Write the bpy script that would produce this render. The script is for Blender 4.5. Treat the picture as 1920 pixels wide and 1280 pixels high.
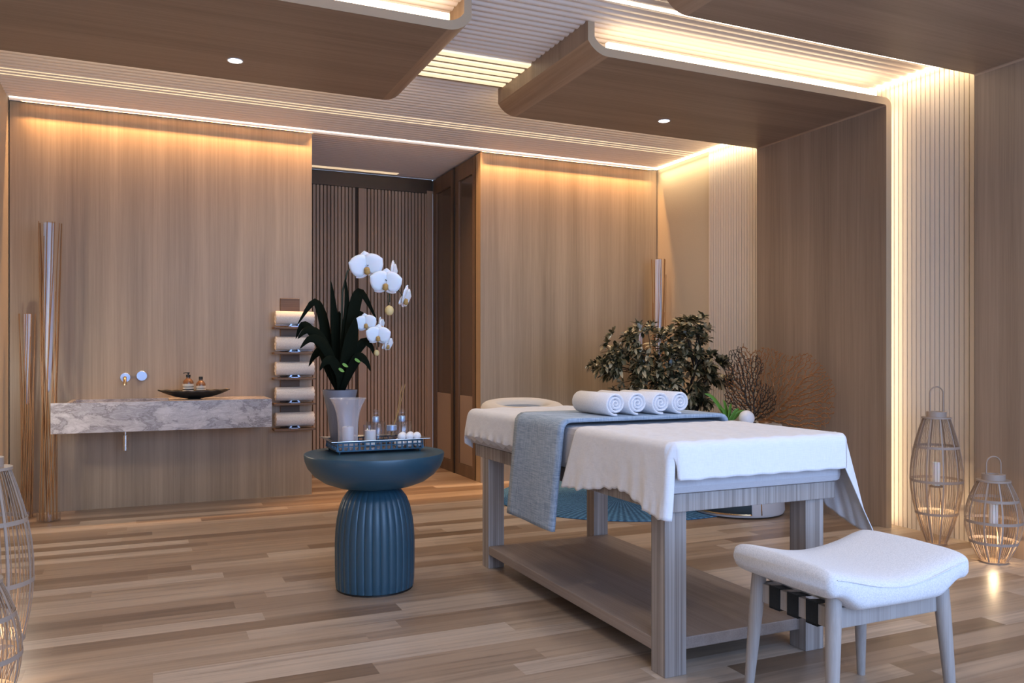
import bpy, bmesh, math, random
from mathutils import Vector, Matrix
for o in list(bpy.data.objects): bpy.data.objects.remove(o)
S = bpy.context.scene
COL = S.collection
PI = math.pi
R = math.radians
rnd = random.Random(7)

# ---------------------------------------------------------------- camera
cam = bpy.data.cameras.new('camera'); co = bpy.data.objects.new('camera', cam); COL.objects.link(co)
co.location = (0, 0, 1.2); co.rotation_euler = (PI/2, 0, -R(24.07))
cam.sensor_width = 36; cam.lens = 28.8; cam.shift_y = 0.01354; cam.clip_start = .05
S.camera = co
# ---------------------------------------------------------------- exposure
S.view_settings.view_transform = 'Standard'; S.view_settings.look = 'None'
S.view_settings.gamma = 1; S.view_settings.exposure = 0.0; S.view_settings.use_curve_mapping = False
# ---------------------------------------------------------------- world: daylight outside the window behind the camera
W = bpy.data.worlds.new('world'); S.world = W; W.use_nodes = True
bg = W.node_tree.nodes['Background']; bg.inputs[0].default_value = (.55, .72, 1, 1); bg.inputs[1].default_value = 1.0
# ---------------------------------------------------------------- room measures
XL, XR, YB, YF, ZC = -.945, 4.84, 7.164, -1.6, 3.13
WARM = (1, .72, .40); COOL = (.35, .56, 1)
def area(name, loc, rot, sx, sy, power, color, spread=180):
    l = bpy.data.lights.new(name, 'AREA'); l.shape = 'RECTANGLE'; l.size = sx; l.size_y = sy
    l.energy = power; l.color = color; l.spread = R(spread)
    o = bpy.data.objects.new(name, l); o.location = loc; o.rotation_euler = rot; COL.objects.link(o); return o
def spot(name, loc, power, color, ang=100, blend=.6, r=.04, rot=(0, 0, 0)):
    l = bpy.data.lights.new(name, 'SPOT'); l.energy = power; l.color = color; l.spot_size = R(ang); l.spot_blend = blend; l.shadow_soft_size = r
    o = bpy.data.objects.new(name, l); o.location = loc; o.rotation_euler = rot; COL.objects.link(o); return o
def point(name, loc, power, color, r=.03):
    l = bpy.data.lights.new(name, 'POINT'); l.energy = power; l.color = color; l.shadow_soft_size = r
    o = bpy.data.objects.new(name, l); o.location = loc; COL.objects.link(o); return o
# daylight entering through the window wall behind the camera
area('window_daylight', (2.2, YF+.12, 1.75), (R(90), 0, 0), 5.0, 2.5, 225, COOL)
# warm LED line in the ceiling grazing the back wall
area('wall_graze_light', (1.95, 7.122, 3.122), (0, 0, 0), 5.6, .0012, 50, (1, .52, .20), 90)
# LED line in the cove along the right wall
area('cove_light', (4.80, 5.9, 3.12), (0, 0, 0), .02, 2.4, 9, (1, .76, .45), 120)
area('cove_light', (4.80, 3.85, 3.12), (0, 0, 0), .02, .8, 2, (1, .76, .45), 120)
# recessed downlights in the wooden canopies
for x, y in ((.481, 5.09), (3.516, 5.10), (.9, 2.8), (3.5, 2.8)):
    spot('downlight_beam', (x, y, 2.93), 30, (1, .84, .66), 130, .9, .05)
# warm fill: unseen overhead spots added to brighten the room
for x, y in ((0, .3), (2.2, .6), (4.2, .8), (2.0, 3.85), (1.2, 6.2), (3.6, 6.2)):
    spot('room_fill', (x, y, 3.08), 40, (1, .88, .74), 150, 1, .1)
# unseen uplights added on the canopies to brighten the rear ceiling
for x, w_ in ((.35, 2.3), (3.55, 2.1)): area('rear_ceiling_fill', (x, 5.40, 3.0), (R(180-55), 0, 0), w_, .03, 7, (1, .84, .64))
spot('room_fill', (.5, 3.75, 3.08), 22, (1, .89, .78), 150, 1, .1)  # unseen fill spot added to lighten the floor on the left
spot('corridor_downlight', (2.0, 7.7, 3.08), 16, (1, .75, .5), 140, 1, .05)

# ================================================================ materials
MATS = {}
def nodes(name):
    m = bpy.data.materials.new(name); m.use_nodes = True
    nt = m.node_tree; b = nt.nodes['Principled BSDF']; return m, nt, b
def N(nt, t, **k):
    n = nt.nodes.new(t)
    for a, v in k.items():
        if a.startswith('i_'): n.inputs[a[2:].replace('_', ' ')].default_value = v
        else: setattr(n, a, v)
    return n
def ramp(nt, stops):
    r = nt.nodes.new('ShaderNodeValToRGB'); e = r.color_ramp.elements
    while len(e) < len(stops): e.new(.5)
    for el, (p, c) in zip(e, stops): el.position = p; el.color = (*c, 1)
    return r
def mapping(nt, scale, coord='Object', rot=(0, 0, 0)):
    tc = nt.nodes.new('ShaderNodeTexCoord'); mp = nt.nodes.new('ShaderNodeMapping')
    mp.inputs['Scale'].default_value = scale; mp.inputs['Rotation'].default_value = rot
    nt.links.new(tc.outputs[coord], mp.inputs[0]); return mp.outputs[0]
def plain(name, col, rough=.5, metal=0, bump=0, bscale=200, emit=None, estr=0, trans=0, sheen=0, spec=.5, sss=0, alpha=1):
    if name in MATS: return MATS[name]
    m, nt, b = nodes(name)
    b.inputs['Base Color'].default_value = (*col, 1); b.inputs['Roughness'].default_value = rough
    b.inputs['Metallic'].default_value = metal; b.inputs['Specular IOR Level'].default_value = spec
    b.inputs['Transmission Weight'].default_value = trans; b.inputs['Sheen Weight'].default_value = sheen
    b.inputs['Alpha'].default_value = alpha
    if sss: b.inputs['Subsurface Weight'].default_value = sss; b.inputs['Subsurface Scale'].default_value = .02
    if emit: b.inputs['Emission Color'].default_value = (*emit, 1); b.inputs['Emission Strength'].default_value = estr
    n = N(nt, 'ShaderNodeTexNoise', i_Scale=bscale if bump else 6, i_Detail=3.0)
    nt.links.new(mapping(nt, (1, 1, 1)), n.inputs['Vector'])
    if bump:
        bp = N(nt, 'ShaderNodeBump', i_Strength=bump, i_Distance=.002)
        nt.links.new(n.outputs['Fac'], bp.inputs['Height']); nt.links.new(bp.outputs[0], b.inputs['Normal'])
    elif not emit:
        mr = N(nt, 'ShaderNodeMapRange'); mr.inputs[3].default_value = max(0, rough-.04); mr.inputs[4].default_value = min(1, rough+.04)
        nt.links.new(n.outputs['Fac'], mr.inputs[0]); nt.links.new(mr.outputs[0], b.inputs['Roughness'])
    MATS[name] = m; return m
def wood(name, dark, light, axis='z', rough=.45, coarse=7, fine=90, contrast=.6, spec=.5):
    """veneer: streaks running along one axis"""
    if name in MATS: return MATS[name]
    m, nt, b = nodes(name)
    def sc(c, l): return {'x': (l, c, c), 'y': (c, l, c), 'z': (c, c, l)}[axis]
    n1 = N(nt, 'ShaderNodeTexNoise', i_Scale=1.0, i_Detail=2.0); nt.links.new(mapping(nt, sc(coarse, .12)), n1.inputs['Vector'])
    n2 = N(nt, 'ShaderNodeTexNoise', i_Scale=1.0, i_Detail=4.0, i_Roughness=.7); nt.links.new(mapping(nt, sc(fine, 1.2)), n2.inputs['Vector'])
    mx = N(nt, 'ShaderNodeMix'); mx.data_type = 'FLOAT'; mx.inputs[0].default_value = .5
    nt.links.new(n1.outputs['Fac'], mx.inputs[2]); nt.links.new(n2.outputs['Fac'], mx.inputs[3])
    r = ramp(nt, [(.5-.22/contrast*.6, dark), (.5+.22/contrast*.6, light)]); nt.links.new(mx.outputs[0], r.inputs[0])
    nt.links.new(r.outputs[0], b.inputs['Base Color']); b.inputs['Roughness'].default_value = rough
    b.inputs['Specular IOR Level'].default_value = spec
    bp = N(nt, 'ShaderNodeBump', i_Strength=.15, i_Distance=.001); nt.links.new(n2.outputs['Fac'], bp.inputs['Height'])
    nt.links.new(bp.outputs[0], b.inputs['Normal'])
    MATS[name] = m; return m
def fabric(name, col, col2, scale=900, rough=.9, bump=.4, big=0, rot=(0, 0, 0), iso=False):
    if name in MATS: return MATS[name]
    m, nt, b = nodes(name)
    v = mapping(nt, (1, 1, 1), rot=rot)
    na = N(nt, 'ShaderNodeTexNoise', i_Scale=1.0, i_Detail=2.0); nt.links.new(mapping(nt, (scale,)*3 if iso else (scale*.04, scale*.04, scale)), na.inputs['Vector'])
    nb = N(nt, 'ShaderNodeTexNoise', i_Scale=1.0, i_Detail=2.0); nt.links.new(mapping(nt, (scale*.5,)*3 if iso else (scale, scale, scale*.04)), nb.inputs['Vector'])
    mx = N(nt, 'ShaderNodeMix'); mx.data_type = 'FLOAT'; mx.inputs[0].default_value = .5
    nt.links.new(na.outputs['Fac'], mx.inputs[2]); nt.links.new(nb.outputs['Fac'], mx.inputs[3])
    r = ramp(nt, [(.38, col2), (.60, col)]); nt.links.new(mx.outputs[0], r.inputs[0]); nt.links.new(r.outputs[0], b.inputs['Base Color'])
    b.inputs['Roughness'].default_value = rough; b.inputs['Specular IOR Level'].default_value = .2; b.inputs['Sheen Weight'].default_value = .15
    bp = N(nt, 'ShaderNodeBump', i_Strength=bump, i_Distance=.001); nt.links.new(mx.outputs[0], bp.inputs['Height'])
    nrm = bp.outputs[0]
    if big:
        n3 = N(nt, 'ShaderNodeTexNoise', i_Scale=big, i_Detail=3.0); nt.links.new(v, n3.inputs['Vector'])
        b2 = N(nt, 'ShaderNodeBump', i_Strength=.5, i_Distance=.01); nt.links.new(n3.outputs['Fac'], b2.inputs['Height']); nt.links.new(nrm, b2.inputs['Normal']); nrm = b2.outputs[0]
    nt.links.new(nrm, b.inputs['Normal'])
    MATS[name] = m; return m
def glass(name, col=(1, 1, 1), rough=0.0, alpha=.25, milky=0):
    """thin clear glass: mostly transparent with a glossy coat"""
    if name in MATS: return MATS[name]
    m, nt, b = nodes(name)
    tr = N(nt, 'ShaderNodeBsdfTransparent'); tr.inputs[0].default_value = (*col, 1)
    b.inputs['Base Color'].default_value = (*col, 1); b.inputs['Roughness'].default_value = rough+.03
    fr0 = N(nt, 'ShaderNodeLayerWeight', i_Blend=.5); fr = N(nt, 'ShaderNodeMath', operation='POWER'); fr.inputs[1].default_value = 3.5; nt.links.new(fr0.outputs['Facing'], fr.inputs[0])
    mm = N(nt, 'ShaderNodeMath', operation='MULTIPLY_ADD'); mm.inputs[1].default_value = .55; mm.inputs[2].default_value = alpha
    nt.links.new(fr.outputs[0], mm.inputs[0])
    gl = N(nt, 'ShaderNodeBsdfGlossy'); gl.inputs['Roughness'].default_value = rough+.02
    mx = N(nt, 'ShaderNodeMixShader'); mx2 = N(nt, 'ShaderNodeMixShader'); mx2.inputs[0].default_value = milky
    nt.links.new(gl.outputs[0], mx2.inputs[1]); nt.links.new(b.outputs[0], mx2.inputs[2])
    nt.links.new(mm.outputs[0], mx.inputs[0]); nt.links.new(tr.outputs[0], mx.inputs[1]); nt.links.new(mx2.outputs[0], mx.inputs[2])
    nt.links.new(mx.outputs[0], nt.nodes['Material Output'].inputs[0])
    n = N(nt, 'ShaderNodeTexNoise', i_Scale=30.0); bp = N(nt, 'ShaderNodeBump', i_Strength=.02, i_Distance=.001)
    nt.links.new(n.outputs['Fac'], bp.inputs['Height']); nt.links.new(bp.outputs[0], gl.inputs['Normal'])
    MATS[name] = m; return m
def emis(name, col, s):
    if name in MATS: return MATS[name]
    m, nt, b = nodes(name)
    b.inputs['Base Color'].default_value = (.8, .7, .6, 1); b.inputs['Emission Color'].default_value = (*col, 1); b.inputs['Emission Strength'].default_value = s
    MATS[name] = m; return m

M = {}
M['panel'] = wood('wood_veneer_wall', (.27, .195, .120), (.46, .345, .225), 'z', .42, 6, 70, .75)
M['canopyX'] = wood('wood_veneer_canopy', (.215, .145, .097), (.36, .248, .168), 'x', .45, 6, 60, .75)  # wall veneer toned darker, the canopies' weaker light put into the colour
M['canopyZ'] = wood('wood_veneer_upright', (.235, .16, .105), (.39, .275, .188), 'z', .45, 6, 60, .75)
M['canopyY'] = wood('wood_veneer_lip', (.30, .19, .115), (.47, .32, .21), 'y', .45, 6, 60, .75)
M['edge'] = plain('pale_edge_board', (.40, .30, .195), .6, bump=.3, bscale=300)
M['ceil'] = plain('cream_ribbed_ceiling', (.86, .76, .68), .38, spec=.5)
M['slat'] = plain('cream_slat_paint', (.72, .63, .54), .45)
M['groove'] = plain('slat_groove_shadow_gap', (.42, .34, .27), .8)
M['plaster'] = plain('beige_plaster', (.58, .48, .35), .85, bump=.8, bscale=120)
M['cslat'] = wood('brown_corridor_slat', (.27, .17, .105), (.42, .285, .185), 'z', .5, 9, 80, .8)
M['cback'] = plain('dark_slat_backing', (.05, .028, .016), .8)
M['darkframe'] = plain('dark_bronze_frame', (.035, .028, .018), .4, .3)
M['doorwood'] = wood('door_frame_wood', (.12, .075, .048), (.20, .135, .09), 'z', .45, 9, 80, .8)
M['led'] = emis('led_strip_glow', (1, .80, .52), 8)
M['ledline'] = emis('led_line_glow', (1, .88, .74), 2.6)
M['bandglow'] = emis('ceiling_band_glow', (1, .80, .48), 1.0)  # emission that paints the bright band onto the ceiling ribs
M['streakglow'] = emis('ceiling_streak_glow', (1, .74, .42), .75)  # emission that paints the thin bright streaks on the ceiling
M['tablewood'] = wood('grey_oak_upright', (.18, .145, .125), (.42, .37, .34), 'z', .5, 45, 190, .95)
M['tablewoodY'] = wood('grey_oak_board', (.20, .15, .125), (.33, .26, .22), 'y', .5, 14, 140, .75)
M['stoolwood'] = wood('ash_leg', (.27, .235, .215), (.41, .365, .335), 'z', .5, 12, 190, .75)
M['white'] = fabric('white_sheet_cotton', (.78, .765, .78), (.71, .70, .72), 700, .9, .25, 14)
M['matt'] = fabric('grey_mattress_cover', (.50, .48, .49), (.44, .42, .44), 900, .9, .3)
M['towel'] = fabric('white_terry_towel', (.84, .82, .83), (.70, .69, .72), 420, 1, .9, iso=True)
M['racktowel'] = fabric('cream_terry_towel', (.82, .77, .73), (.62, .57, .53), 420, 1, 1.0, iso=True)
M['runner'] = fabric('blue_grey_woven_linen', (.42, .49, .58), (.20, .27, .36), 330, .95, .9)
M['seat'] = fabric('white_boucle_seat', (.72, .70, .705), (.58, .57, .58), 420, 1, .8, iso=True)
M['cream'] = fabric('cream_headrest_cloth', (.72, .62, .50), (.66, .56, .45), 700, .9, .3)
M['blue'] = plain('teal_blue_lacquer', (.022, .072, .110), .36, spec=.6)
M['black'] = plain('black_matte', (.008, .008, .008), .5)
M['webbing'] = fabric('black_webbing', (.012, .012, .010), (.004, .004, .004), 900, .9, .6)
M['chrome'] = plain('chrome', (.72, .72, .74), .28, 1)
M['bluechrome'] = plain('blue_reflection_chrome', (.44, .54, .72), .35, .6)  # bluish reflection put into the base colour of chrome
M['brass'] = plain('brass', (.75, .52, .28), .25, 1)
M['gold'] = plain('gold_leaf_lining', (.70, .52, .27), .45, .7)
M['tray'] = plain('antique_silver_tray', (.40, .36, .33), .25, .9)
M['traydark'] = plain('dark_blue_steel_tray', (.03, .07, .10), .3, .7)
M['clear'] = glass('clear_glass', (.97, .98, 1), 0, .06)
M['frost'] = glass('frosted_glass', (.92, .90, .92), .25, .22, .8)
M['pane'] = glass('bronze_reeded_glass', (.34, .25, .19), .12, .35, .8)
M['pot'] = plain('grey_ceramic_planter', (.17, .17, .20), .5)
M['palepot'] = plain('pale_stone_planter', (.50, .41, .35), .7, bump=.4, bscale=60)
M['wax'] = plain('white_candle_wax', (.85, .83, .78), .5, sss=.3)
M['ball'] = plain('white_ball_ceramic', (.82, .82, .85), .5)
M['stick'] = plain('brown_willow_stick', (.32, .155, .055), .5)
M['tube'] = plain('pale_acrylic_core', (.62, .66, .80), .25, spec=.7, sss=.2)
M['reed'] = plain('golden_reed', (.42, .24, .06), .6)
M['lanternwood'] = plain('taupe_bamboo_cane', (.30, .205, .135), .55)
M['lanterngrey'] = plain('grey_bamboo_strip', (.37, .29, .235), .55)
M['petal'] = plain('white_orchid_petal', (.86, .86, .92), .55, sss=.25)
M['lip'] = plain('orchid_lip', (.45, .27, .08), .6)
M['bud'] = plain('yellow_orchid_bud', (.72, .54, .24), .55)
M['stem'] = plain('dark_orchid_stem', (.03, .035, .018), .5)
M['soil'] = plain('dark_soil', (.02, .015, .01), .95, bump=1, bscale=60)
M['bark'] = plain('dark_bark', (.035, .024, .016), .9, bump=1, bscale=90)
M['copper'] = plain('copper_coral', (.36, .15, .05), .45, .4)
M['darkcoral'] = plain('dark_bronze_coral', (.03, .018, .012), .45, .3)
M['rackwood'] = wood('walnut_rack', (.10, .055, .03), (.20, .115, .065), 'x', .55, 20, 120, .8)
M['amber'] = plain('amber_bottle', (.20, .085, .035), .12, spec=.8)
M['label'] = plain('paper_label', (.62, .58, .50), .7)
M['drumdark'] = plain('dark_teal_drum', (.04, .065, .08), .45)

def leafmat(name, c1, c2, c3, rough=.45, mid=.6):
    m, nt, b = nodes(name)
    g = N(nt, 'ShaderNodeNewGeometry'); r = ramp(nt, [(0, c1), (mid, c2), (1, c3)])
    nt.links.new(g.outputs['Random Per Island'], r.inputs[0]); nt.links.new(r.outputs[0], b.inputs['Base Color'])
    b.inputs['Roughness'].default_value = rough; b.inputs['Specular IOR Level'].default_value = .1 if rough > .6 else .5; MATS[name] = m; return m
M['bush'] = leafmat('dark_glossy_leaf', (.012, .016, .007), (.085, .080, .035), (.66, .52, .30), .35, .48)  # cream on random leaves also stands for warm highlights
M['orchleaf'] = leafmat('dark_strap_leaf', (.003, .005, .002), (.006, .009, .004), (.010, .014, .006), .85)
M['brom'] = leafmat('bright_green_leaf', (.08, .22, .03), (.16, .36, .06), (.30, .50, .12))

def floor_mat():
    m, nt, b = nodes('oak_plank_floor')
    L = nt.links
    tc = N(nt, 'ShaderNodeTexCoord'); sp = N(nt, 'ShaderNodeSeparateXYZ'); L.new(tc.outputs['Object'], sp.inputs[0])
    def mth(op, a, bb=None, c=None):
        n = N(nt, 'ShaderNodeMath', operation=op)
        for i, v in enumerate((a, bb, c)):
            if v is None: continue
            if isinstance(v, (int, float)): n.inputs[i].default_value = v
            else: L.new(v, n.inputs[i])
        return n.outputs[0]
    yy = mth('DIVIDE', mth('ADD', sp.outputs['Y'], .043), .118)
    row = mth('FLOOR', yy)
    wn = N(nt, 'ShaderNodeTexWhiteNoise', noise_dimensions='1D'); L.new(row, wn.inputs['W'])
    xx = mth('DIVIDE', mth('ADD', sp.outputs['X'], mth('MULTIPLY', wn.outputs['Value'], 7.3)), 1.45)
    colid = mth('FLOOR', xx)
    cv = N(nt, 'ShaderNodeCombineXYZ'); L.new(row, cv.inputs[0]); L.new(colid, cv.inputs[1])
    w2 = N(nt, 'ShaderNodeTexWhiteNoise', noise_dimensions='2D'); L.new(cv.outputs[0], w2.inputs['Vector'])
    rp = ramp(nt, [(0, (.20, .132, .085)), (.3, (.30, .210, .145)), (.65, (.39, .292, .212)), (1, (.50, .405, .325))])
    L.new(w2.outputs['Value'], rp.inputs[0])
    # grain shifted per plank
    ad = N(nt, 'ShaderNodeVectorMath', operation='MULTIPLY_ADD'); L.new(w2.outputs['Color'], ad.inputs[0]); ad.inputs[1].default_value = (9, 9, 9); L.new(tc.outputs['Object'], ad.inputs[2])
    mp = N(nt, 'ShaderNodeMapping'); mp.inputs['Scale'].default_value = (1.1, 30, 1); L.new(ad.outputs[0], mp.inputs[0])
    n1 = N(nt, 'ShaderNodeTexNoise', i_Scale=1.0, i_Detail=5.0, i_Roughness=.65, i_Distortion=.4); L.new(mp.outputs[0], n1.inputs['Vector'])
    g = ramp(nt, [(.28, (.62, .60, .58)), (.5, (1, 1, 1)), (.75, (1.18, 1.16, 1.14))]); L.new(n1.outputs['Fac'], g.inputs[0])
    mm = N(nt, 'ShaderNodeMix'); mm.data_type = 'RGBA'; mm.blend_type = 'MULTIPLY'; mm.inputs[0].default_value = 1
    L.new(rp.outputs[0], mm.inputs[6]); L.new(g.outputs[0], mm.inputs[7]); L.new(mm.outputs[2], b.inputs['Base Color'])
    rr = N(nt, 'ShaderNodeMapRange'); rr.inputs[3].default_value = .24; rr.inputs[4].default_value = .40
    L.new(n1.outputs['Fac'], rr.inputs[0]); L.new(rr.outputs[0], b.inputs['Roughness'])
    fy = mth('FRACT', yy); fx = mth('FRACT', xx)
    gy = mth('LESS_THAN', fy, .02); gx = mth('LESS_THAN', fx, .0016); gg = mth('MAXIMUM', gy, gx)
    hh = mth('SUBTRACT', mth('MULTIPLY', n1.outputs['Fac'], .25), gg)
    bp = N(nt, 'ShaderNodeBump', i_Strength=.25, i_Distance=.002); L.new(hh, bp.inputs['Height']); L.new(bp.outputs[0], b.inputs['Normal'])
    return m
def marble_mat():
    m, nt, b = nodes('grey_veined_marble'); L = nt.links
    v = mapping(nt, (1.2, 1.6, 2.9), rot=(0, R(14), 0))
    n1 = N(nt, 'ShaderNodeTexNoise', i_Scale=2.4, i_Detail=10.0, i_Roughness=.68, i_Distortion=.55); L.new(v, n1.inputs['Vector'])
    n2 = N(nt, 'ShaderNodeTexNoise', i_Scale=7.0, i_Detail=9.0, i_Roughness=.72, i_Distortion=.9); L.new(v, n2.inputs['Vector'])
    r1 = ramp(nt, [(.30, (.34, .31, .32)), (.44, (.45, .42, .43)), (.49, (.27, .24, .24)), (.515, (.50, .46, .46)), (.62, (.58, .54, .54)), (.8, (.46, .43, .44))]); L.new(n1.outputs['Fac'], r1.inputs[0])
    r2 = ramp(nt, [(.30, (.55, .52, .52)), (.47, (.95, .95, .95)), (.5, (.72, .70, .70)), (.53, (1, 1, 1)), (.7, (1.1, 1.1, 1.1))]); L.new(n2.outputs['Fac'], r2.inputs[0])
    mm = N(nt, 'ShaderNodeMix'); mm.data_type = 'RGBA'; mm.blend_type = 'MULTIPLY'; mm.inputs[0].default_value = .9
    L.new(r1.outputs[0], mm.inputs[6]); L.new(r2.outputs[0], mm.inputs[7]); L.new(mm.outputs[2], b.inputs['Base Color']); b.inputs['Roughness'].default_value = .25
    return m
def rug_mat():
    m, nt, b = nodes('blue_woven_rug'); L = nt.links
    tc = N(nt, 'ShaderNodeTexCoord')
    gr = N(nt, 'ShaderNodeTexGradient', gradient_type='RADIAL'); L.new(tc.outputs['Object'], gr.inputs[0])
    a = N(nt, 'ShaderNodeMath', operation='MULTIPLY'); L.new(gr.outputs[0], a.inputs[0]); a.inputs[1].default_value = 2*PI*130
    s = N(nt, 'ShaderNodeMath', operation='SINE'); L.new(a.outputs[0], s.inputs[0])
    wv = N(nt, 'ShaderNodeTexWave', wave_type='RINGS', rings_direction='Z', i_Scale=18.0, i_Distortion=1.5, i_Detail=2.0); L.new(tc.outputs['Object'], wv.inputs['Vector'])
    n = N(nt, 'ShaderNodeTexNoise', i_Scale=60.0, i_Detail=3.0); L.new(tc.outputs['Object'], n.inputs['Vector'])
    ad = N(nt, 'ShaderNodeMath', operation='MULTIPLY_ADD'); L.new(s.outputs[0], ad.inputs[0]); ad.inputs[1].default_value = .18; L.new(n.outputs['Fac'], ad.inputs[2])
    ad2 = N(nt, 'ShaderNodeMath', operation='MULTIPLY_ADD'); L.new(wv.outputs['Fac'], ad2.inputs[0]); ad2.inputs[1].default_value = .22; L.new(ad.outputs[0], ad2.inputs[2])
    r = ramp(nt, [(.30, (.010, .055, .130)), (.60, (.024, .110, .235)), (.85, (.08, .22, .40))]); L.new(ad2.outputs[0], r.inputs[0]); L.new(r.outputs[0], b.inputs['Base Color'])
    b.inputs['Roughness'].default_value = .95
    bp = N(nt, 'ShaderNodeBump', i_Strength=.8, i_Distance=.004); L.new(ad2.outputs[0], bp.inputs['Height']); L.new(bp.outputs[0], b.inputs['Normal'])
    return m
M['floor'] = floor_mat(); M['marble'] = marble_mat(); M['rug'] = rug_mat()

# ================================================================ mesh helpers
class MB:
    def __init__(s): s.bm = bmesh.new()
    def box(s, x0, x1, y0, y1, z0, z1, bev=0, seg=2):
        b2 = bmesh.new(); bmesh.ops.create_cube(b2, size=1)
        for v in b2.verts: v.co = Vector(((x0+x1)/2+v.co.x*(x1-x0), (y0+y1)/2+v.co.y*(y1-y0), (z0+z1)/2+v.co.z*(z1-z0)))
        if bev: bmesh.ops.bevel(b2, geom=b2.edges[:], offset=bev, segments=seg, affect='EDGES', profile=.6)
        s.merge(b2); return s
    def merge(s, b2):
        me = bpy.data.meshes.new('t'); b2.to_mesh(me); b2.free(); s.bm.from_mesh(me); bpy.data.meshes.remove(me)
    def lathe(s, prof, c=(0, 0, 0), n=32, fn=None, close=False):
        """prof [(r,z)...]; fn(a, r, z)->r"""
        rings = []
        for r, z in prof:
            if r < 1e-5: rings.append([s.bm.verts.new((c[0], c[1], c[2]+z))]); continue
            rings.append([s.bm.verts.new((c[0]+math.cos(2*PI*i/n)*(fn(2*PI*i/n, r, z) if fn else r), c[1]+math.sin(2*PI*i/n)*(fn(2*PI*i/n, r, z) if fn else r), c[2]+z)) for i in range(n)])
        for a, b in zip(rings, rings[1:]+([rings[0]] if close else [])):
            for i in range(n):
                j = (i+1) % n
                if len(a) == 1 and len(b) == 1: continue
                if len(a) == 1: s.bm.faces.new((a[0], b[j], b[i]))
                elif len(b) == 1: s.bm.faces.new((a[i], a[j], b[0]))
                else: s.bm.faces.new((a[i], a[j], b[j], b[i]))
        return s
    def cyl(s, c, r, h, n=24, bev=.0):
        e = bev or min(r, h)*.08
        return s.lathe([(0, 0), (r-e, 0), (r, e), (r, h-e), (r-e, h), (0, h)], c, n)
    def ball(s, c, r, n=16, sq=1):
        return s.lathe([(r*math.sin(PI*k/n), -r*sq*math.cos(PI*k/n)) for k in range(n+1)], c, n*2 if n < 12 else n+8)
    def tube(s, pts, r, n=8, flat=None, cap=True):
        """r scalar or list; flat=(normal vec, ratio) squashes along that direction"""
        pts = [Vector(p) for p in pts]; rs = r if isinstance(r, (list, tuple)) else [r]*len(pts)
        rings = []; up = None
        for i, p in enumerate(pts):
            t = (pts[min(i+1, len(pts)-1)]-pts[max(i-1, 0)]).normalized()
            if up is None:
                up = Vector((0, 0, 1)) if abs(t.z) < .9 else Vector((1, 0, 0))
                if flat: up = Vector(flat[0])
            u = (up-t*up.dot(t))
            if u.length < 1e-4: u = t.orthogonal()
            u.normalize(); v = t.cross(u); up = u if not flat else up
            k = flat[1] if flat else 1
            rings.append([s.bm.verts.new(p+u*math.cos(2*PI*j/n)*rs[i]*k+v*math.sin(2*PI*j/n)*rs[i]) for j in range(n)])
        for a, b in zip(rings, rings[1:]):
            for j in range(n): s.bm.faces.new((a[j], a[(j+1) % n], b[(j+1) % n], b[j]))
        if cap:
            s.bm.faces.new(rings[0][::-1]); s.bm.faces.new(rings[-1])
        return s
    def grid(s, f, nu, nv, wrap=False):
        g = [[s.bm.verts.new(f(i/nu, j/nv)) for j in range(nv+1)] for i in range(nu+1)]
        for i in range(nu):
            for j in range(nv): s.bm.faces.new((g[i][j], g[i+1][j], g[i+1][j+1], g[i][j+1]))
        return s
    def prism(s, poly, axis, a, b):
        """poly 2-D points in the two other axes, extruded from a to b"""
        def P(p, t):
            return {'x': (t, p[0], p[1]), 'y': (p[0], t, p[1]), 'z': (p[0], p[1], t)}[axis]
        A = [s.bm.verts.new(P(p, a)) for p in poly]; B = [s.bm.verts.new(P(p, b)) for p in poly]; n = len(poly)
        for i in range(n): s.bm.faces.new((A[i], A[(i+1) % n], B[(i+1) % n], B[i]))
        s.bm.faces.new(A[::-1]); s.bm.faces.new(B); return s
    def build(s, name, mat, parent=None, smooth=True, loc=None, recalc=True, angle=40, solid=0, sub=0):
        if recalc: bmesh.ops.recalc_face_normals(s.bm, faces=s.bm.faces[:])
        if smooth:
            for f in s.bm.faces: f.smooth = True
            for e in s.bm.edges:
                if len(e.link_faces) == 2 and e.calc_face_angle(0) > R(angle): e.smooth = False
        me = bpy.data.meshes.new(name)
        if loc is not None: bmesh.ops.translate(s.bm, verts=s.bm.verts[:], vec=-Vector(loc))
        s.bm.to_mesh(me); s.bm.free()
        o = bpy.data.objects.new(name, me); me.materials.append(mat); COL.objects.link(o)
        if parent: o.parent = parent
        elif loc is not None: o.location = loc
        if solid:
            md = o.modifiers.new('s', 'SOLIDIFY'); md.thickness = solid; md.offset = 0
        if sub:
            md = o.modifiers.new('d', 'SUBSURF'); md.levels = sub; md.render_levels = sub
        return o
def empty(name, loc, label, cat, group=None):
    o = bpy.data.objects.new(name, None); o.location = loc; o.empty_display_size = .1; COL.objects.link(o)
    return tag(o, label, cat, group)
def tag(o, label, cat, group=None, kind=None):
    o['label'] = label; o['category'] = cat
    if group: o['group'] = group
    if kind: o['kind'] = kind
    return o
def struct(o): o['kind'] = 'structure'; return o
def dup(root, loc, label, group=None, rz=None):
    r = root.copy(); COL.objects.link(r); r.location = loc
    if rz is not None: r.rotation_euler = (0, 0, rz)
    r['label'] = label
    if group: r['group'] = group
    for ch in list(root.children):
        c = ch.copy(); COL.objects.link(c); c.parent = r
        for g in list(ch.children):
            d = g.copy(); COL.objects.link(d); d.parent = c
    return r

# ================================================================ room shell
struct(MB().box(XL-.1, XR+.1, YF-.1, 8.7, -.1, 0).build('floor', M['floor'], smooth=False))
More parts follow.
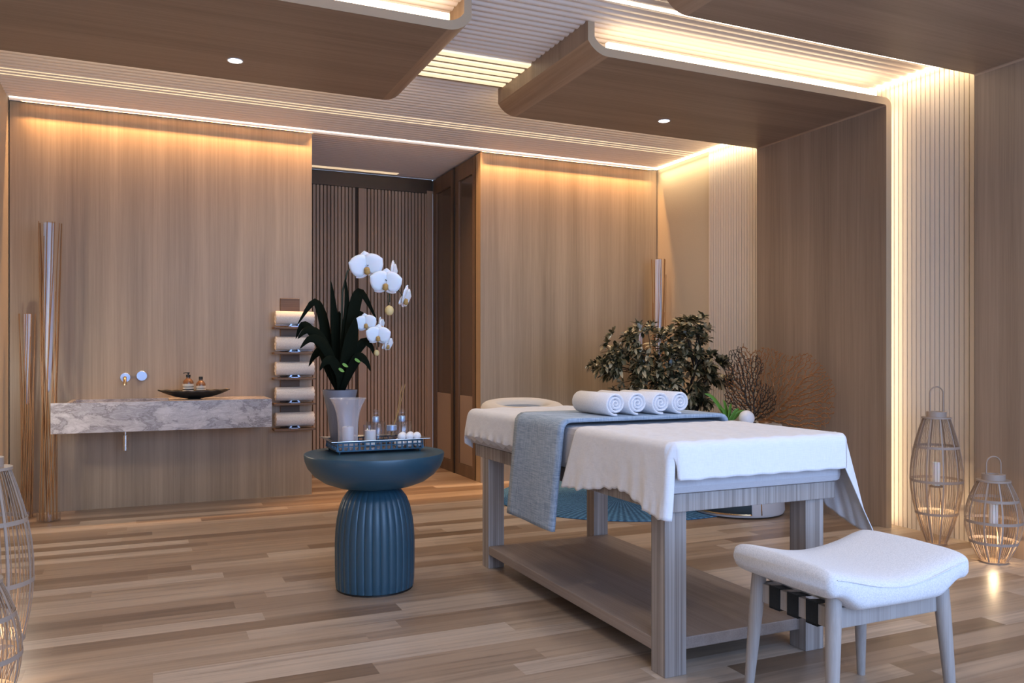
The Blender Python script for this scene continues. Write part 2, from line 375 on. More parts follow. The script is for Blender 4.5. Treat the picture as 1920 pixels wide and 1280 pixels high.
# ribbed ceiling: rounded ridges running along the room's width
def rib_ceiling():
    p = .0655; prof = []
    y = YF
    while y < 8.60:
        for k in range(6):
            t = k/6; prof.append((y+t*p, ZC+.014*(1-math.sin(PI*t)**.6)))
        y += p
    prof.append((8.62, ZC+.014)); prof += [(8.62, ZC+.12), (YF, ZC+.12)]
    return prof
struct(MB().prism(rib_ceiling(), 'x', XL-.05, XR+.05).build('ceiling', M['ceil'], angle=35))
# back walls: wood veneer panels either side of the corridor opening
struct(MB().box(XL+.008, 1.307, YB, YB+.14, 0, 3.113).build('wall_back', M['panel'], smooth=False))
struct(MB().box(2.876, 4.846, YB, YB+.14, 0, 3.113).build('wall_back', M['panel'], smooth=False))
struct(MB().box(XL-.1, XL, YF, 7.4, 0, ZC+.02).build('wall_left', M['plaster'], smooth=False))
struct(MB().box(XR+.019, XR+.12, YF, 7.4, 0, ZC+.02).build('wall_right', M['plaster'], smooth=False))
# cream tongued slats on the right wall
def slats(y0, y1, x):
    poly = []; p = .0362; y = y0
    while y < y1-.01:
        e = min(y+p, y1)
        poly += [(x+.013, y), (x+.013, y+.0045), (x, y+.006), (x, e-.0005), (x+.013, e)]
        y += p
    poly += [(x+.018, y1), (x+.018, y0)]
    return poly
struct(MB().prism(slats(YF, 6.29, XR), 'z', 0, ZC+.01).build('wall_right', M['slat'], smooth=False))
# small valance beside the LED line: it shades the top of the wood panels
struct(MB().box(XL+.01, 4.80, 7.1178, 7.1190, 3.1093, 3.132).build('trim_8', M['ceil'], smooth=False))
for a, b_ in ((XL+.01, 1.307), (2.876, 4.80)): struct(MB().box(a, b_, 7.1262, 7.1282, 3.1093, 3.132).build('trim_7', M['ceil'], smooth=False))
# corridor
struct(MB().box(.55, 2.876, 8.60, 8.66, 0, ZC).build('wall_corridor', M['cback'], smooth=False))
sl = MB(); x = .60
while x < 2.80:
    if 2.04 < x+.03 < 2.14: x = 2.15; continue
    sl.box(x, x+.030, 8.575, 8.602, .0, 2.972, .003, 1); x += .0375
sl.box(2.052, 2.140, 8.572, 8.602, 0, 2.972, .003, 1)
struct(sl.build('wall_corridor', M['cslat'], smooth=False))
struct(MB().box(.55, 2.876, 8.565, 8.602, 2.973, 3.112).build('trim_1', M['darkframe'], smooth=False))
struct(MB().box(2.806, 2.872, 8.56, 8.602, 0, 3.0).build('trim_2', M['cslat'], smooth=False))
struct(MB().box(.45, .55, 7.2, 8.7, 0, ZC+.02).build('wall_corridor', M['plaster'], smooth=False))
struct(MB().box(2.92, 3.0, 7.3, 8.7, 0, ZC+.02).build('wall_corridor', M['cback'], smooth=False))
# glazed wooden doors along the corridor's right side
def glazed(name, ya, yb):
    d = bpy.data.objects.new(name, None); d.location = (2.876, (ya+yb)/2, 0); COL.objects.link(d); struct(d)
    yc = (ya+yb)/2; f = MB(); h = 3.112; s1 = .095
    for a, b in ((ya, ya+s1), (yb-s1, yb)): f.box(0, .045, a-yc, b-yc, 0, h, .002, 1)
    f.box(0, .045, ya+s1-yc, yb-s1-yc, 0, .115); f.box(0, .045, ya+s1-yc, yb-s1-yc, 2.955, h)
    f.build('door_frame', M['doorwood'], d, smooth=False)
    MB().box(.018, .026, ya+s1-yc, yb-s1-yc, .115, 2.955).build('glass_pane', M['pane'], d, smooth=False)
    lp = MB()
    y = ya+s1-yc+.004
    while y < yb-s1-yc-.008: lp.tube([(.015, y, .12), (.015, y, .80)], .004, 6); y += .0125
    lp.build('reeded_lower_panel', M['slat'] if False else M['pane2'], d)
    return d
M['pane2'] = plain('tan_reeded_glass', (.36, .27, .21), .35)
glazed('door_1', YB+.12, 7.86); glazed('door_2', 7.90, 8.56)
struct(MB().box(2.866, 2.926, 7.86, 7.90, 0, 3.113).build('trim_3', M['darkframe'], smooth=False))
# the window wall behind the viewer
wf = MB()
wf.box(XL-.1, XR+.1, YF-.12, YF, 0, .35); wf.box(XL-.1, XR+.1, YF-.12, YF, 3.0, ZC+.12)
wf.box(XL-.1, -.4, YF-.12, YF, .35, 3.0); wf.box(4.75, XR+.1, YF-.12, YF, .35, 3.0)
struct(wf.build('wall_front', M['plaster'], smooth=False))
w = bpy.data.objects.new('window_1', None); w.location = (2.17, YF-.06, .35); COL.objects.link(w); struct(w)
fr = MB()
for x in (-2.57, -1.30, -.03, 1.24, 2.53): fr.box(x, x+.05, -.03, .03, 0, 2.65)
fr.box(-2.57, 2.58, -.03, .03, 0, .05); fr.box(-2.57, 2.58, -.03, .03, 2.6, 2.65); fr.build('window_frame', M['darkframe'], w, smooth=False)
MB().box(-2.55, 2.56, -.005, .005, .03, 2.62).build('glass_pane', M['clear'], w, smooth=False)

# ---- wooden canopies: a board hung under the ceiling that curls up to it, returning down the wall
def arc(cx, cz, r, a0, a1, n=8): return [(cx+r*math.cos(R(a0+(a1-a0)*k/n)), cz+r*math.sin(R(a0+(a1-a0)*k/n))) for k in range(n+1)]
def canopy(tname, y0, y1, xe, side, wall):
    """side=+1: wall on the right at x=wall, curled end at x=xe"""
    zb, t, r = 2.943, .05, .115
    def mx(p): return p if side > 0 else [(2*xe-q[0], q[1]) for q in p]
    root = bpy.data.objects.new(tname, None); root.location = (xe, y0, 0); COL.objects.link(root); struct(root)
    L = Vector((xe, y0, 0))
    r, cx = .16, .1386
    o1 = arc(xe+cx, zb+r, r, 210, 270, 12); i1 = arc(xe+cx, zb+r, r-t, 270, 210, 12); li = i1[-1][0]
    if side > 0:
        xi, xo = wall-.14, wall-.09
        body = MB().prism([(xe, ZC+.01)]+o1+[(xi-.012, zb), (xi-.004, zb-.004), (xi, zb-.012), (xi, 0), (xo, 0)]+arc(xo-.06, zb+t-.06, .06, 0, 90)+i1+[(li, ZC+.01)], 'y', y0, y1)
    else:
        pr = [(xe, ZC+.01)]+o1+[(xe+(xe-wall), zb), (xe+(xe-wall), zb+t)]+i1+[(li, ZC+.01)]
        body = MB().prism(mx(pr), 'y', y0, y1)
    bm = body.bm; bm.normal_update()
    bmesh.ops.recalc_face_normals(bm, faces=bm.faces[:])
    bmesh.ops.translate(bm, verts=bm.verts[:], vec=-L)
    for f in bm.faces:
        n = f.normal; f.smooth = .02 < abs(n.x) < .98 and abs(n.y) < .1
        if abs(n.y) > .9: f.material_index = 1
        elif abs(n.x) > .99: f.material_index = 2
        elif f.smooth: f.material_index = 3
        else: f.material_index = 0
    for e in bm.edges:
        if len(e.link_faces) == 2 and e.calc_face_angle(0) > R(18): e.smooth = False
    me = bpy.data.meshes.new('canopy_board'); bm.to_mesh(me); bm.free()
    o = bpy.data.objects.new('canopy_board', me); COL.objects.link(o); o.parent = root
    for k in ('canopyX', 'edge', 'canopyZ', 'canopyY'): me.materials.append(M[k])
    return root
canopy('trim_4', 4.14, 5.462, 2.33, 1, XR)
canopy('trim_5', 2.15, 3.475, 2.40, 1, XR)
canopy('trim_6', 4.14, 5.462, 1.610, -1, XL)
# LED bars lying on the canopies just behind their front edge
def ledbar(x0, x1, y0, y1, z0, z1, label, m='led', **k):
    loc = ((x0+x1)/2, (y0+y1)/2, z0)
    return tag(MB().box(x0, x1, y0, y1, z0, z1, .001, 1).build('led_strip', M[m], loc=loc, smooth=False), label, 'light')
ledbar(2.49, 4.66, 4.185, 4.215, 2.994, 3.05, 'bright LED bar on top of the front edge of the middle canopy')
ledbar(XL+.02, 1.50, 4.185, 4.215, 2.994, 3.05, 'bright LED bar on top of the front edge of the left canopy')
ledbar(4.765, 4.79, 4.20, 4.225, .02, 2.95, 'upright warm LED strip behind the front edge of the middle canopy upright')
ledbar(XL+.01, 4.80, 7.112, 7.1172, ZC-.002, ZC+.02, 'thin white LED line in the ceiling along the back wall', 'ledline')
ledbar(1.55, 4.80, 3.838, 3.852, ZC-.004, ZC+.02, 'thin white LED line in the ceiling in front of the middle canopy', 'ledline')
ledbar(4.812, 4.832, 3.5, 7.14, ZC-.012, ZC+.01, 'bright LED strip in the ceiling corner above the right wall')
# emissive strips standing in for the lit band and streaks on the ribs
gl = empty('ceiling_glow_band', (1.97, 5.16, ZC), 'broad warm lit band on the ceiling ribs, made as glowing strips, between the left and middle canopies', 'light')
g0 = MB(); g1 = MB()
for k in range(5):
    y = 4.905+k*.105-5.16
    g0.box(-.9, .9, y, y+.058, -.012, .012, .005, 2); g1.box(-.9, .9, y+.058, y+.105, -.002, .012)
g0.build('glowing_rib', M['bandglow'], gl, smooth=False); g1.build('rib_spacer', M['edge'], gl, smooth=False)
def glow_streaks(ys, x0, x1, wd, label):
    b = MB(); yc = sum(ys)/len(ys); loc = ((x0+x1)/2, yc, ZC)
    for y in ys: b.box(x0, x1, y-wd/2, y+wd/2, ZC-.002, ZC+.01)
    return tag(b.build('glow_streak', M['streakglow'], loc=loc, smooth=False), label, 'light')
glow_streaks([6.42, 6.485, 6.55], XL+.01, 4.79, .013, 'three thin warm light streaks on the ceiling, made as glowing lines, behind the canopies')
glow_streaks([8.44, 8.49], .6, 2.45, .012, 'thin warm light streaks on the corridor ceiling, made as glowing lines')

# recessed downlights
def downlight(x, y, label):
    t = empty('downlight', (x, y, 2.943), label, 'ceiling light', 'downlights in the canopies')
    MB().lathe([(.046, 0), (.046, -.003), (.040, -.003), (.040, 0)], n=32, close=True).build('trim_ring', M['ball'], t)
    MB().cyl((0, 0, -.0015), .040, .0014, 32).build('lamp_lens', emis('downlight_lens_glow', (1, .93, .82), 9), t)
    return t
downlight(.481, 5.093, 'small round downlight in the underside of the left wooden canopy')
downlight(3.516, 5.10, 'small round downlight in the underside of the middle wooden canopy')

# ================================================================ massage table
T = empty('massage_table', (2.15, 3.40, 0), 'grey oak massage table with padded top, thick square legs and a lower shelf', 'massage table')
def tb(mat, name, *bx, bev=.003, sub=None):
    b = MB()
    for q in bx: b.box(*q, bev, 2)
    bmesh.ops.translate(b.bm, verts=b.bm.verts[:], vec=(-2.15, -3.40, 0))
    return b.build(name, mat, T, smooth=False)
for (x0, x1, y0, y1) in ((1.758, 1.855, 2.545, 2.636), (2.44, 2.535, 2.545, 2.636), (1.758, 1.855, 4.262, 4.352), (2.44, 2.535, 4.262, 4.352)):
    tb(M['tablewood'], 'leg', (x0, x1, y0, y1, 0, .616))
tb(M['tablewood'], 'top_frame', (1.758, 2.585, 2.53, 2.575, .616, .684), (1.758, 2.585, 4.42, 4.46, .616, .684), (1.758, 1.80, 2.575, 4.42, .616, .684), (2.545, 2.585, 2.575, 4.42, .616, .684))
tb(M['tablewoodY'], 'shelf', (1.7585, 2.53, 2.58, 4.258, .08, .127), bev=.004)
tb(M['matt'], 'mattress', (1.735, 2.600, 2.505, 4.50, .684, .878), bev=.03)
# face cradle
hr = MB(); n = 40
rings = []
for i in range(n):
    a = 2*PI*i/n; cx, cy = .215*math.copysign(abs(math.cos(a))**.8, math.cos(a)), .13*math.copysign(abs(math.sin(a))**.8, math.sin(a))
    rad = Vector((math.cos(a), math.sin(a), 0))
    rings.append([hr.bm.verts.new(Vector((cx+.03, cy+1.31, .865))+rad*.058*math.cos(2*PI*k/12)+Vector((0, 0, .040*math.sin(2*PI*k/12)+.022*math.sin(a)))) for k in range(12)])
for i in range(n):
    a, b = rings[i], rings[(i+1) % n]
    for k in range(12): hr.bm.faces.new((a[k], a[(k+1) % 12], b[(k+1) % 12], b[k]))
hr.build('headrest', M['cream'], T)['label'] = 'cream oval headrest ring at the far end of the table'
hm = MB().box(-.13, .19, 1.24, 1.38, .842, .866, .01).build('headrest_mesh', fabric('blue_grey_headrest_mesh', (.20, .24, .32), (.12, .15, .21), 600), T)
hm['label'] = 'blue grey inset inside the cream headrest'
for x in (-.08, .11): MB().box(x, x+.03, 1.05, 1.35, .82, .84).build('headrest_bracket', M['darkframe'], T, smooth=False)

# ---- draped sheets.  Every sheet is a sheet of cloth over the mattress: u across the table, v along it
def hem(v, amp, f, ph=0): return amp*(math.sin(v*f+ph)*.6+math.sin(v*f*2.3+1.7+ph)*.4)
ML, MR, MT = 1.728, 2.607, .884
def side_pt(d, x_edge, sgn, top, r=.03, flare=.0):
    """follow the cloth over a rounded edge: d>0 is the distance past the edge"""
    if d <= 0: return x_edge+sgn*d, top
    q = r*PI/2
    if d < q: a = d/r; return x_edge+sgn*r*math.sin(a), top-r*(1-math.cos(a))
    e = d-q; return x_edge+sgn*(r+flare*e), top-r-e
def sm(t): t = max(0, min(1, t)); return t*t*(3-2*t)
def near_sheet():
    b = MB(); nu, nv = 130, 90; yb, yf, Lf = 3.17, 2.495, .155; width = MR-ML-.06
    def side(e, vb, sgn, x0):
        """drape beside the table: e is the distance past the edge"""
        fl = (.05+.03*math.sin(vb*8+.5)) if sgn < 0 else .05+.30*sm(vb*1.2-.2)
        x, z = side_pt(e, x0, sgn, MT, .03, fl)
        x += sgn*(.003*math.sin(vb*30+math.sin(vb*9)*2)*sm((e-.05)*5)+.003*math.sin(vb*85)*sm((e-.2)*12))
        y = yb-vb*(yb-yf)+e*.40*max(0, 1-vb*2.4)+.004*math.sin(vb*70)*sm((e-.2)*8)
        return Vector((x, y, z))
    def f(u, v):
        s = v*(yb-yf+Lf); over = max(0, s-(yb-yf)); vb = min(1, s/(yb-yf))
        dl = .285+.006*math.sin(vb*7+2)+.003*math.sin(vb*47)+.003*math.sin(vb*81+math.sin(vb*13))-.045*sm(1-abs(vb-.55)*2.2)+.012*sm(vb*3-2)
        dr = .27+.16*sm(vb*2.2-1.1); q = u*(dl+width+dr)-dl
        x0, x1 = ML+.03, ML+.03+width
        yv, dz = side_pt(over, 0, 1, 0, .03, .02)
        if 0 <= q <= width:
            lift = .012*math.exp(-((q-.06)/.05)**2)*(over/Lf)
            return Vector((x0+q, (yf-yv-lift if over else yb-s), MT+dz+.0015*math.sin(q*55+vb*6)+(.0012*math.sin(q*90)*math.sin(vb*37) if not over else 0)))
        sg = -1 if q < 0 else 1; e = -q if q < 0 else q-width; xe = x0 if q < 0 else x1
        sd = side(e, vb, sg, xe)
        if not over: return sd
        k = over/Lf
        if sg < 0: wrap = sd+Vector((.030*k*k, -.020*math.sin(k*PI/2), -.004*k))
        else: wrap = sd+Vector((-.105*k*max(.05, 1-e/dr), -.030*k, -.010*k))
        fall = Vector((xe, yf-yv, MT+dz)); return fall.lerp(wrap, sm(e/.085))
    b.grid(f, nu, nv)
    o = b.build('bed_sheet', M['white'], solid=.004, loc=(2.16, 2.85, .88), angle=180)
    return tag(o, 'white cotton sheet draped over the near end of the massage table with hanging corner points', 'sheet', 'white sheets on the massage table')
near_sheet()
def far_sheet():
    b = MB()
    y0, y1 = 3.70, 4.47
    def f(u, v):
        s = v*(y1-y0+.11); vb = min(1, s/(y1-y0)); over = max(0, s-(y1-y0)); y = y0+min(s, y1-y0)
        dl = .215+.006*math.sin(vb*22)+.005*math.sin(vb*55+1); dr = .2; width = MR-ML-.06; q = u*(dl+width+dr)-dl
        if q < 0:
            x, z = side_pt(-q, ML+.03, -1, MT+.003, .035, .16); e = -q
            x += -.008*math.sin(vb*48+e*8)*sm((e-.12)*12); y += e*.10*vb+.02*(1-vb)*e
            if e > .17: x += (e-.17)*1.4  # rolled-under hem
        elif q > width: x, z = side_pt(q-width, ML+.03+width, 1, MT+.003, .035, .05)
        else: x, z = ML+.03+q, MT+.003+.003*math.sin(q*30+vb*9)*math.sin(vb*14)
        if over > 0:
            yv, dz = side_pt(over, 0, 1, 0, .03, .03); k = max(0, 1-max(0, -q, q-width)*2.6)
            y += yv*(.35+.65*k); z += dz*k
        return Vector((x, y, z))
    b.grid(f, 90, 70)
    o = b.build('bed_sheet', M['white'], solid=.004, loc=(2.16, 4.1, .88))
    return tag(o, 'white sheet with a gathered hem over the far, headrest end of the massage table', 'sheet', 'white sheets on the massage table')
far_sheet()
def runner():
    b = MB()
    xl, xr, top = ML-.020, MR+.014, .906
    def f(u, v):
        dl, dr = .53, .30; width = xr-xl-.08; q = u*(dl+width+dr)-dl
        y = 3.26+v*.50
        if q < 0:
            x, z = side_pt(-q, xl+.04, -1, top, .04, .045); e = -q
            y += e*.11; z -= .0; x -= .004*math.sin(v*7)
        elif q > width: x, z = side_pt(q-width, xl+.04+width, 1, top, .04, .03)
        else: x, z = xl+.04+q, top
        return Vector((x, y, z))
    b.grid(f, 90, 12)
    o = b.build('table_runner', M['runner'], solid=.018, loc=(2.16, 3.5, .9))
    return tag(o, 'blue grey woven runner laid across the massage table, hanging long over its left side', 'runner')
runner()

# ---- rolled towels
def spiral_towel(r, turns, length, n_per=40, band=.86, axis='y', amp=0):
    b = MB(); n = int(turns*n_per); pitch = r/turns; th = pitch*band
    rows = []
    for i in range(n+1):
        a = 2*PI*i/n_per; ro = pitch*(i/n_per); ro = max(ro, .002); ri = max(ro-th, .0005)
        th0 = R(-82)-2*PI*turns; d = Vector((math.cos(a+th0), 0, math.sin(a+th0)))
        mid = (ro+ri)/2; e = th*.35
        w = amp*math.sin(a*9)
        P = [d*ro+Vector((0, e, 0)), d*mid+Vector((0, w, 0)), d*ri+Vector((0, e, 0)), d*ri+Vector((0, length-e, 0)), d*mid+Vector((0, length+w, 0)), d*ro+Vector((0, length-e, 0))]
        rows.append([b.bm.verts.new(p) for p in P])
    for A, B in zip(rows, rows[1:]):
        for k in range(6): b.bm.faces.new((A[k], A[(k+1) % 6], B[(k+1) % 6], B[k]))
    b.bm.faces.new(rows[-1])
    return b
tl = ['first', 'second', 'third', 'fourth']
b = spiral_towel(.058, 3.7, .335, band=.74)
t0 = b.build('rolled_towel', M['towel'], angle=60)
TX = [1.998, 2.126, 2.249, 2.370]
TL = ['white rolled towel on the blue runner, leftmost of the four, its long side in view',
      'white rolled towel on the blue runner, second of the four from the left',
      'white rolled towel on the blue runner, third of the four from the left',
      'white rolled towel on the blue runner, rightmost of the four, nearest the green plant']
for i, (x, l) in enumerate(zip(TX, TL)):
    o = t0 if i == 0 else t0.copy()
    if i: COL.objects.link(o)
    o.location = (x, 3.285+.012*(i % 2), .9155+.058); o.rotation_euler = (0, [.0, .12, -.1, .06][i], 0)
    tag(o, l, 'towel', 'rolled towels on the massage table')

# ================================================================ stool
ST = empty('footstool', (2.192, 2.09, 0), 'low stool with a white saddle-shaped cushion, ash legs and black webbing', 'stool')
def sst(t): t = max(0, min(1, t)); return t*t*(3-2*t)
def stool_seat():
    b = MB(); nx, ny = 48, 24; hx, hy = .312, .232
    def zt(u): return .548-.050*math.sin(PI*(u*.5+.5))**1.3
    def zb(u): k = abs(u); return .452-.052*sst((.86-k)/.34)
    # cross section around y for each x station
    rings = []
    for i in range(nx+1):
        u = -1+2*i/nx
        endk = 1-max(0, (abs(u)-.90)/.10)**2.4
        endk = max(.0, endk)
        x = u*hx; T_, B_ = zt(u), zb(u); mid = (T_+B_)/2; h = (T_-B_)/2*(.35+.65*endk**.5); w = hy*(.93+.07*endk)
        ring = []
        for k in range(32):
            a = 2*PI*k/32; ca, sa = math.cos(a), math.sin(a); e = .28
            yy = w*math.copysign(abs(ca)**e, ca); zz = h*math.copysign(abs(sa)**.55, sa)
            zz += .006*math.cos(yy/hy*PI/2)*(1 if sa > 0 else 0)
            ring.append(b.bm.verts.new((x, yy, mid+zz)))
        rings.append(ring)
    for A, B in zip(rings, rings[1:]):
        for k in range(32): b.bm.faces.new((A[k], A[(k+1) % 32], B[(k+1) % 32], B[k]))
    b.bm.faces.new(rings[0]); b.bm.faces.new(rings[-1][::-1])
    return b.build('seat', M['seat'], ST, angle=70)
stool_seat()
# seam piping round the cushion
seam = MB()
def sp(t):
    pts = []
    for i in range(25):
        u = -1+2*i/24; pts.append((u*.285, -.2312, .548-.050*math.sin(PI*(u*.5+.5))**1.3-.028))
    return pts
seam.tube(sp(0), .0018, 6); seam.tube([(p[0], -p[1], p[2]) for p in sp(0)], .0018, 6)
for sx in (-1, 1): seam.tube([(sx*.3105, y, .518) for y in (-.17, 0, .17)], .0015, 6)
seam.build('piping', M['seat'], ST)
for sx in (-1, 1):
    for sy in (-1, 1):
        tp = Vector((sx*.236, sy*.168, .462)); ft = Vector((sx*.268, sy*.192, 0))
        pts = [ft.lerp(tp, k/8) for k in range(9)]; rr = [.0145, .0165, .0185, .0205, .022, .0235, .0245, .025, .025]
        MB().tube(pts, rr, 20).build('leg', M['stoolwood'], ST)
for sy in (-1, 1): MB().box(-.222, .222, sy*.160-.010, sy*.160+.010, .345, .410, .003).build('rail', M['stoolwood'], ST, smooth=False)
for sx in (-1, 1): MB().box(sx*.232-.010, sx*.232+.010, -.150, .150, .345, .410, .003).build('side_rail', M['stoolwood'], ST, smooth=False)
for y in (-.085, 0, .085):
    s = MB(); w = .024
    s.box(-.2455, -.2425, y-w, y+w, .342, .414).box(.2425, .2455, y-w, y+w, .342, .414)
    s.box(-.2455, -.2185, y-w, y+w, .339, .3425).box(.2185, .2455, y-w, y+w, .339, .3425)
    def f(u, v, y=y): return Vector((-.2455+.491*u, y-w+2*w*v, .4125-.016*math.sin(PI*u)))
    s.grid(f, 12, 1); s.build('webbing_strap', M['webbing'], ST, solid=.002, smooth=False)

# ================================================================ round side table
RT = empty('side_table', (1.085, 4.175, 0), 'round teal blue side table with a shallow dish top and a fluted dome base', 'side table')
prof = [(0, .006), (.190, .006), (.199, .010), (.203, .05), (.205, .14), (.205, .24), (.202, .30), (.195, .36), (.182, .42), (.165, .465), (.143, .495), (.118, .518), (0, .52)]
def flute(a, r, z):
    k = 30; return r-.0065*min(1, r/.2)*(abs(math.sin(a*k/2))**.55*-1+1)*(1 if .011 < z < .517 else .6)
pp = []
for (r0, z0), (r1, z1) in zip(prof, prof[1:]):
    for k in range(3): pp.append((r0+(r1-r0)*k/3, z0+(z1-z0)*k/3))
pp.append(prof[-1])
MB().lathe(pp, n=300, fn=flute).build('base', M['blue'], RT, angle=60)
MB().lathe([(0, 0), (.196, 0), (.196, .008), (0, .008)], n=60).build('foot_ring', M['black'], RT)
MB().lathe([(0, .515), (.125, .517), (.20, .530), (.262, .553), (.31, .588), (.340, .625), (.355, .662), (.359, .690), (.357, .697), (.352, .698), (.343, .693), (0, .693)], n=96).build('tabletop', M['blue'], RT, angle=50)

# ---- tray
ZT = .693
TR = empty('serving_tray', (1.115, 4.30, ZT), 'openwork metal tray with flared rim and small ball feet on the round table', 'tray')
hx, hy, zf, zr = .226, .135, .014, .062
MB().box(-hx, hx, -hy, hy, zf, zf+.005, .001, 1).build('tray_base', M['tray'], TR, smooth=False)
def lattice(L, tf, mat, inst):
    b = MB(); n = int(round(L*2/.0285)); p = 2*L/n
    b.box(-L, L, -.002, .002, zf, zf+.006); b.box(-L, L, -.002, .002, zr-.006, zr)
    for i in range(n+1):
        x = -L+i*p
        b.prism([(x-.0075, zf+.004), (x+.0075, zf+.004), (x+.0035, zf+.022), (x+.0035, zr-.004), (x-.0035, zr-.004), (x-.0035, zf+.022)], 'y', -.0018, .0018)
        if i < n: b.prism([(x+.003, zf+.024), (x+p-.003, zf+.024), (x+p-.003, zf+.030), (x+.003, zf+.030)], 'y', -.0015, .0015)
    bmesh.ops.transform(b.bm, matrix=tf, verts=b.bm.verts[:])
    return b.build(inst, mat, TR, smooth=False)
lattice(hx, Matrix.Translation((0, -hy, 0)), M['traydark'], 'side_panel')
lattice(hx, Matrix.Translation((0, hy, 0)), M['traydark'], 'side_panel')
for s in (-1, 1): lattice(hy, Matrix.Translation((s*hx, 0, 0)) @ Matrix.Rotation(PI/2, 4, 'Z'), M['traydark'], 'end_panel')
b = MB(); A = [(-hx, -hy), (hx, -hy), (hx, hy), (-hx, hy)]; B_ = [(-hx-.035, -hy-.022), (hx+.035, -hy-.022), (hx+.035, hy+.022), (-hx-.035, hy+.022)]
va = [b.bm.verts.new((x, y, zr)) for x, y in A]; vb = [b.bm.verts.new((x, y, zr+.006)) for x, y in B_]
for i in range(4): b.bm.faces.new((va[i], va[(i+1) % 4], vb[(i+1) % 4], vb[i]))
b.build('flared_rim', M['tray'], TR, smooth=False, solid=.003)
for sx in (-1, 1):
    for sy in (-1, 1): MB().cyl((sx*(hx-.012), sy*(hy-.012), 0), .006, .014, 12).ball((sx*(hx-.012), sy*(hy-.012), .0062), .0075, 8, .8).build('foot', M['traydark'], TR)

TF = ZT+.0195
# frosted hurricane vase with a candle
HV = empty('hurricane_vase', (.958, 4.235, TF), 'flared frosted glass hurricane vase standing on the left of the tray', 'vase')
MB().lathe([(0, 0), (.046, 0), (.050, .01), (.051, .09), (.053, .14), (.060, .19), (.073, .228), (.091, .262), (.094, .264), (.092, .266), (.087, .262), (.070, .228), (.057, .19), (.050, .14), (.047, .09), (.046, .014), (0, .012)], n=48).build('glass_body', M['frost'], HV)
def candle(loc, r, h, label, glow=True):
    c = empty('candle', loc, label, 'candle', 'white candles on the tray')
    MB().lathe([(0, 0), (r, 0), (r, h-.002), (r-.002, h), (r*.5, h-.003), (0, h-.004)], n=24).build('wax', M['wax'], c)
    MB().cyl((0, 0, h-.004), .0012, .009, 6).build('wick', M['black'], c); return c
candle((.958, 4.235, TF+.0125), .029, .105, 'white candle inside the frosted hurricane vase')
GT = empty('candle_glass', (1.10, 4.33, TF), 'clear glass tumbler holding a squat white candle beside the frosted vase', 'glass')
MB().lathe([(0, 0), (.036, 0), (.038, .004), (.038, .115), (.0365, .115), (.0365, .006), (0, .006)], n=32).build('glass_body', M['clear'], GT)
candle((1.10, 4.33, TF+.0065), .030, .080, 'squat white candle in the clear tumbler')
def decanter(x, y, label):
    g = empty('glass_jar', (x, y, TF), label, 'jar', 'stoppered glass jars on the tray')
    MB().lathe([(0, 0), (.052, 0), (.055, .004), (.055, .118), (.050, .124), (.018, .126), (.0165, .126), (.049, .121), (.0525, .116), (.0525, .006), (0, .006)], n=40).build('glass_body', M['clear'], g)
    MB().lathe([(.0175, .124), (.0185, .126), (.0185, .150), (.0165, .153), (0, .153)], n=28).build('metal_collar', M['bluechrome'], g)
    MB().ball((0, 0, .170), .022, 14).build('ball_stopper', M['clear'], g)
    return g
decanter(1.150, 4.405, 'clear glass jar with ball stopper and bluish collar, left one of two')
decanter(1.298, 4.405, 'clear glass jar with ball stopper and bluish collar, right one of two')
DF = empty('reed_diffuser', (1.222, 4.345, TF), 'small reed diffuser glass with a silvery cup between the two stoppered jars', 'diffuser')
MB().lathe([(0, 0), (.026, 0), (.030, .04), (.030, .105), (.0285, .105), (.0285, .04), (.024, .006), (0, .006)], n=32).build('glass_body', M['clear'], DF)
MB().cyl((0, 0, .078), .0275, .030, 28).build('metal_cup', M['bluechrome'], DF)
MB().tube([(0, 0, .05), (.036, .004, .19), (.062, .01, .325)], .0018, 6).build('reed', M['reed'], DF)
MB().tube([(-.003, .004, .05), (.044, .0, .20), (.078, .004, .330)], .0018, 6).build('reed', M['reed'], DF)
bl = [(x, y, 0) for x in (1.232, 1.278, 1.324) for y in (4.205, 4.251)]+[(1.240, 4.214, 1), (1.285, 4.222, 1), (1.328, 4.226, 1), (1.258, 4.258, 1), (1.303, 4.262, 1)]
bn = ['front left', 'front middle', 'front right', 'back left', 'back right']
for i, (x, y, z) in enumerate(bl):
    r = .0222; l = 'small white ball at the bottom of the heap at the right of the tray' if i < 6 else 'small white ball on top of the heap on the tray, '+bn[i-6]+' of five'
    tag(MB().ball((0, 0, 0), r, 12).build('decorative_ball', M['ball'], None), l, 'ball', 'white balls on the tray').location = (x, y, TF+(r if not z else r+.033))

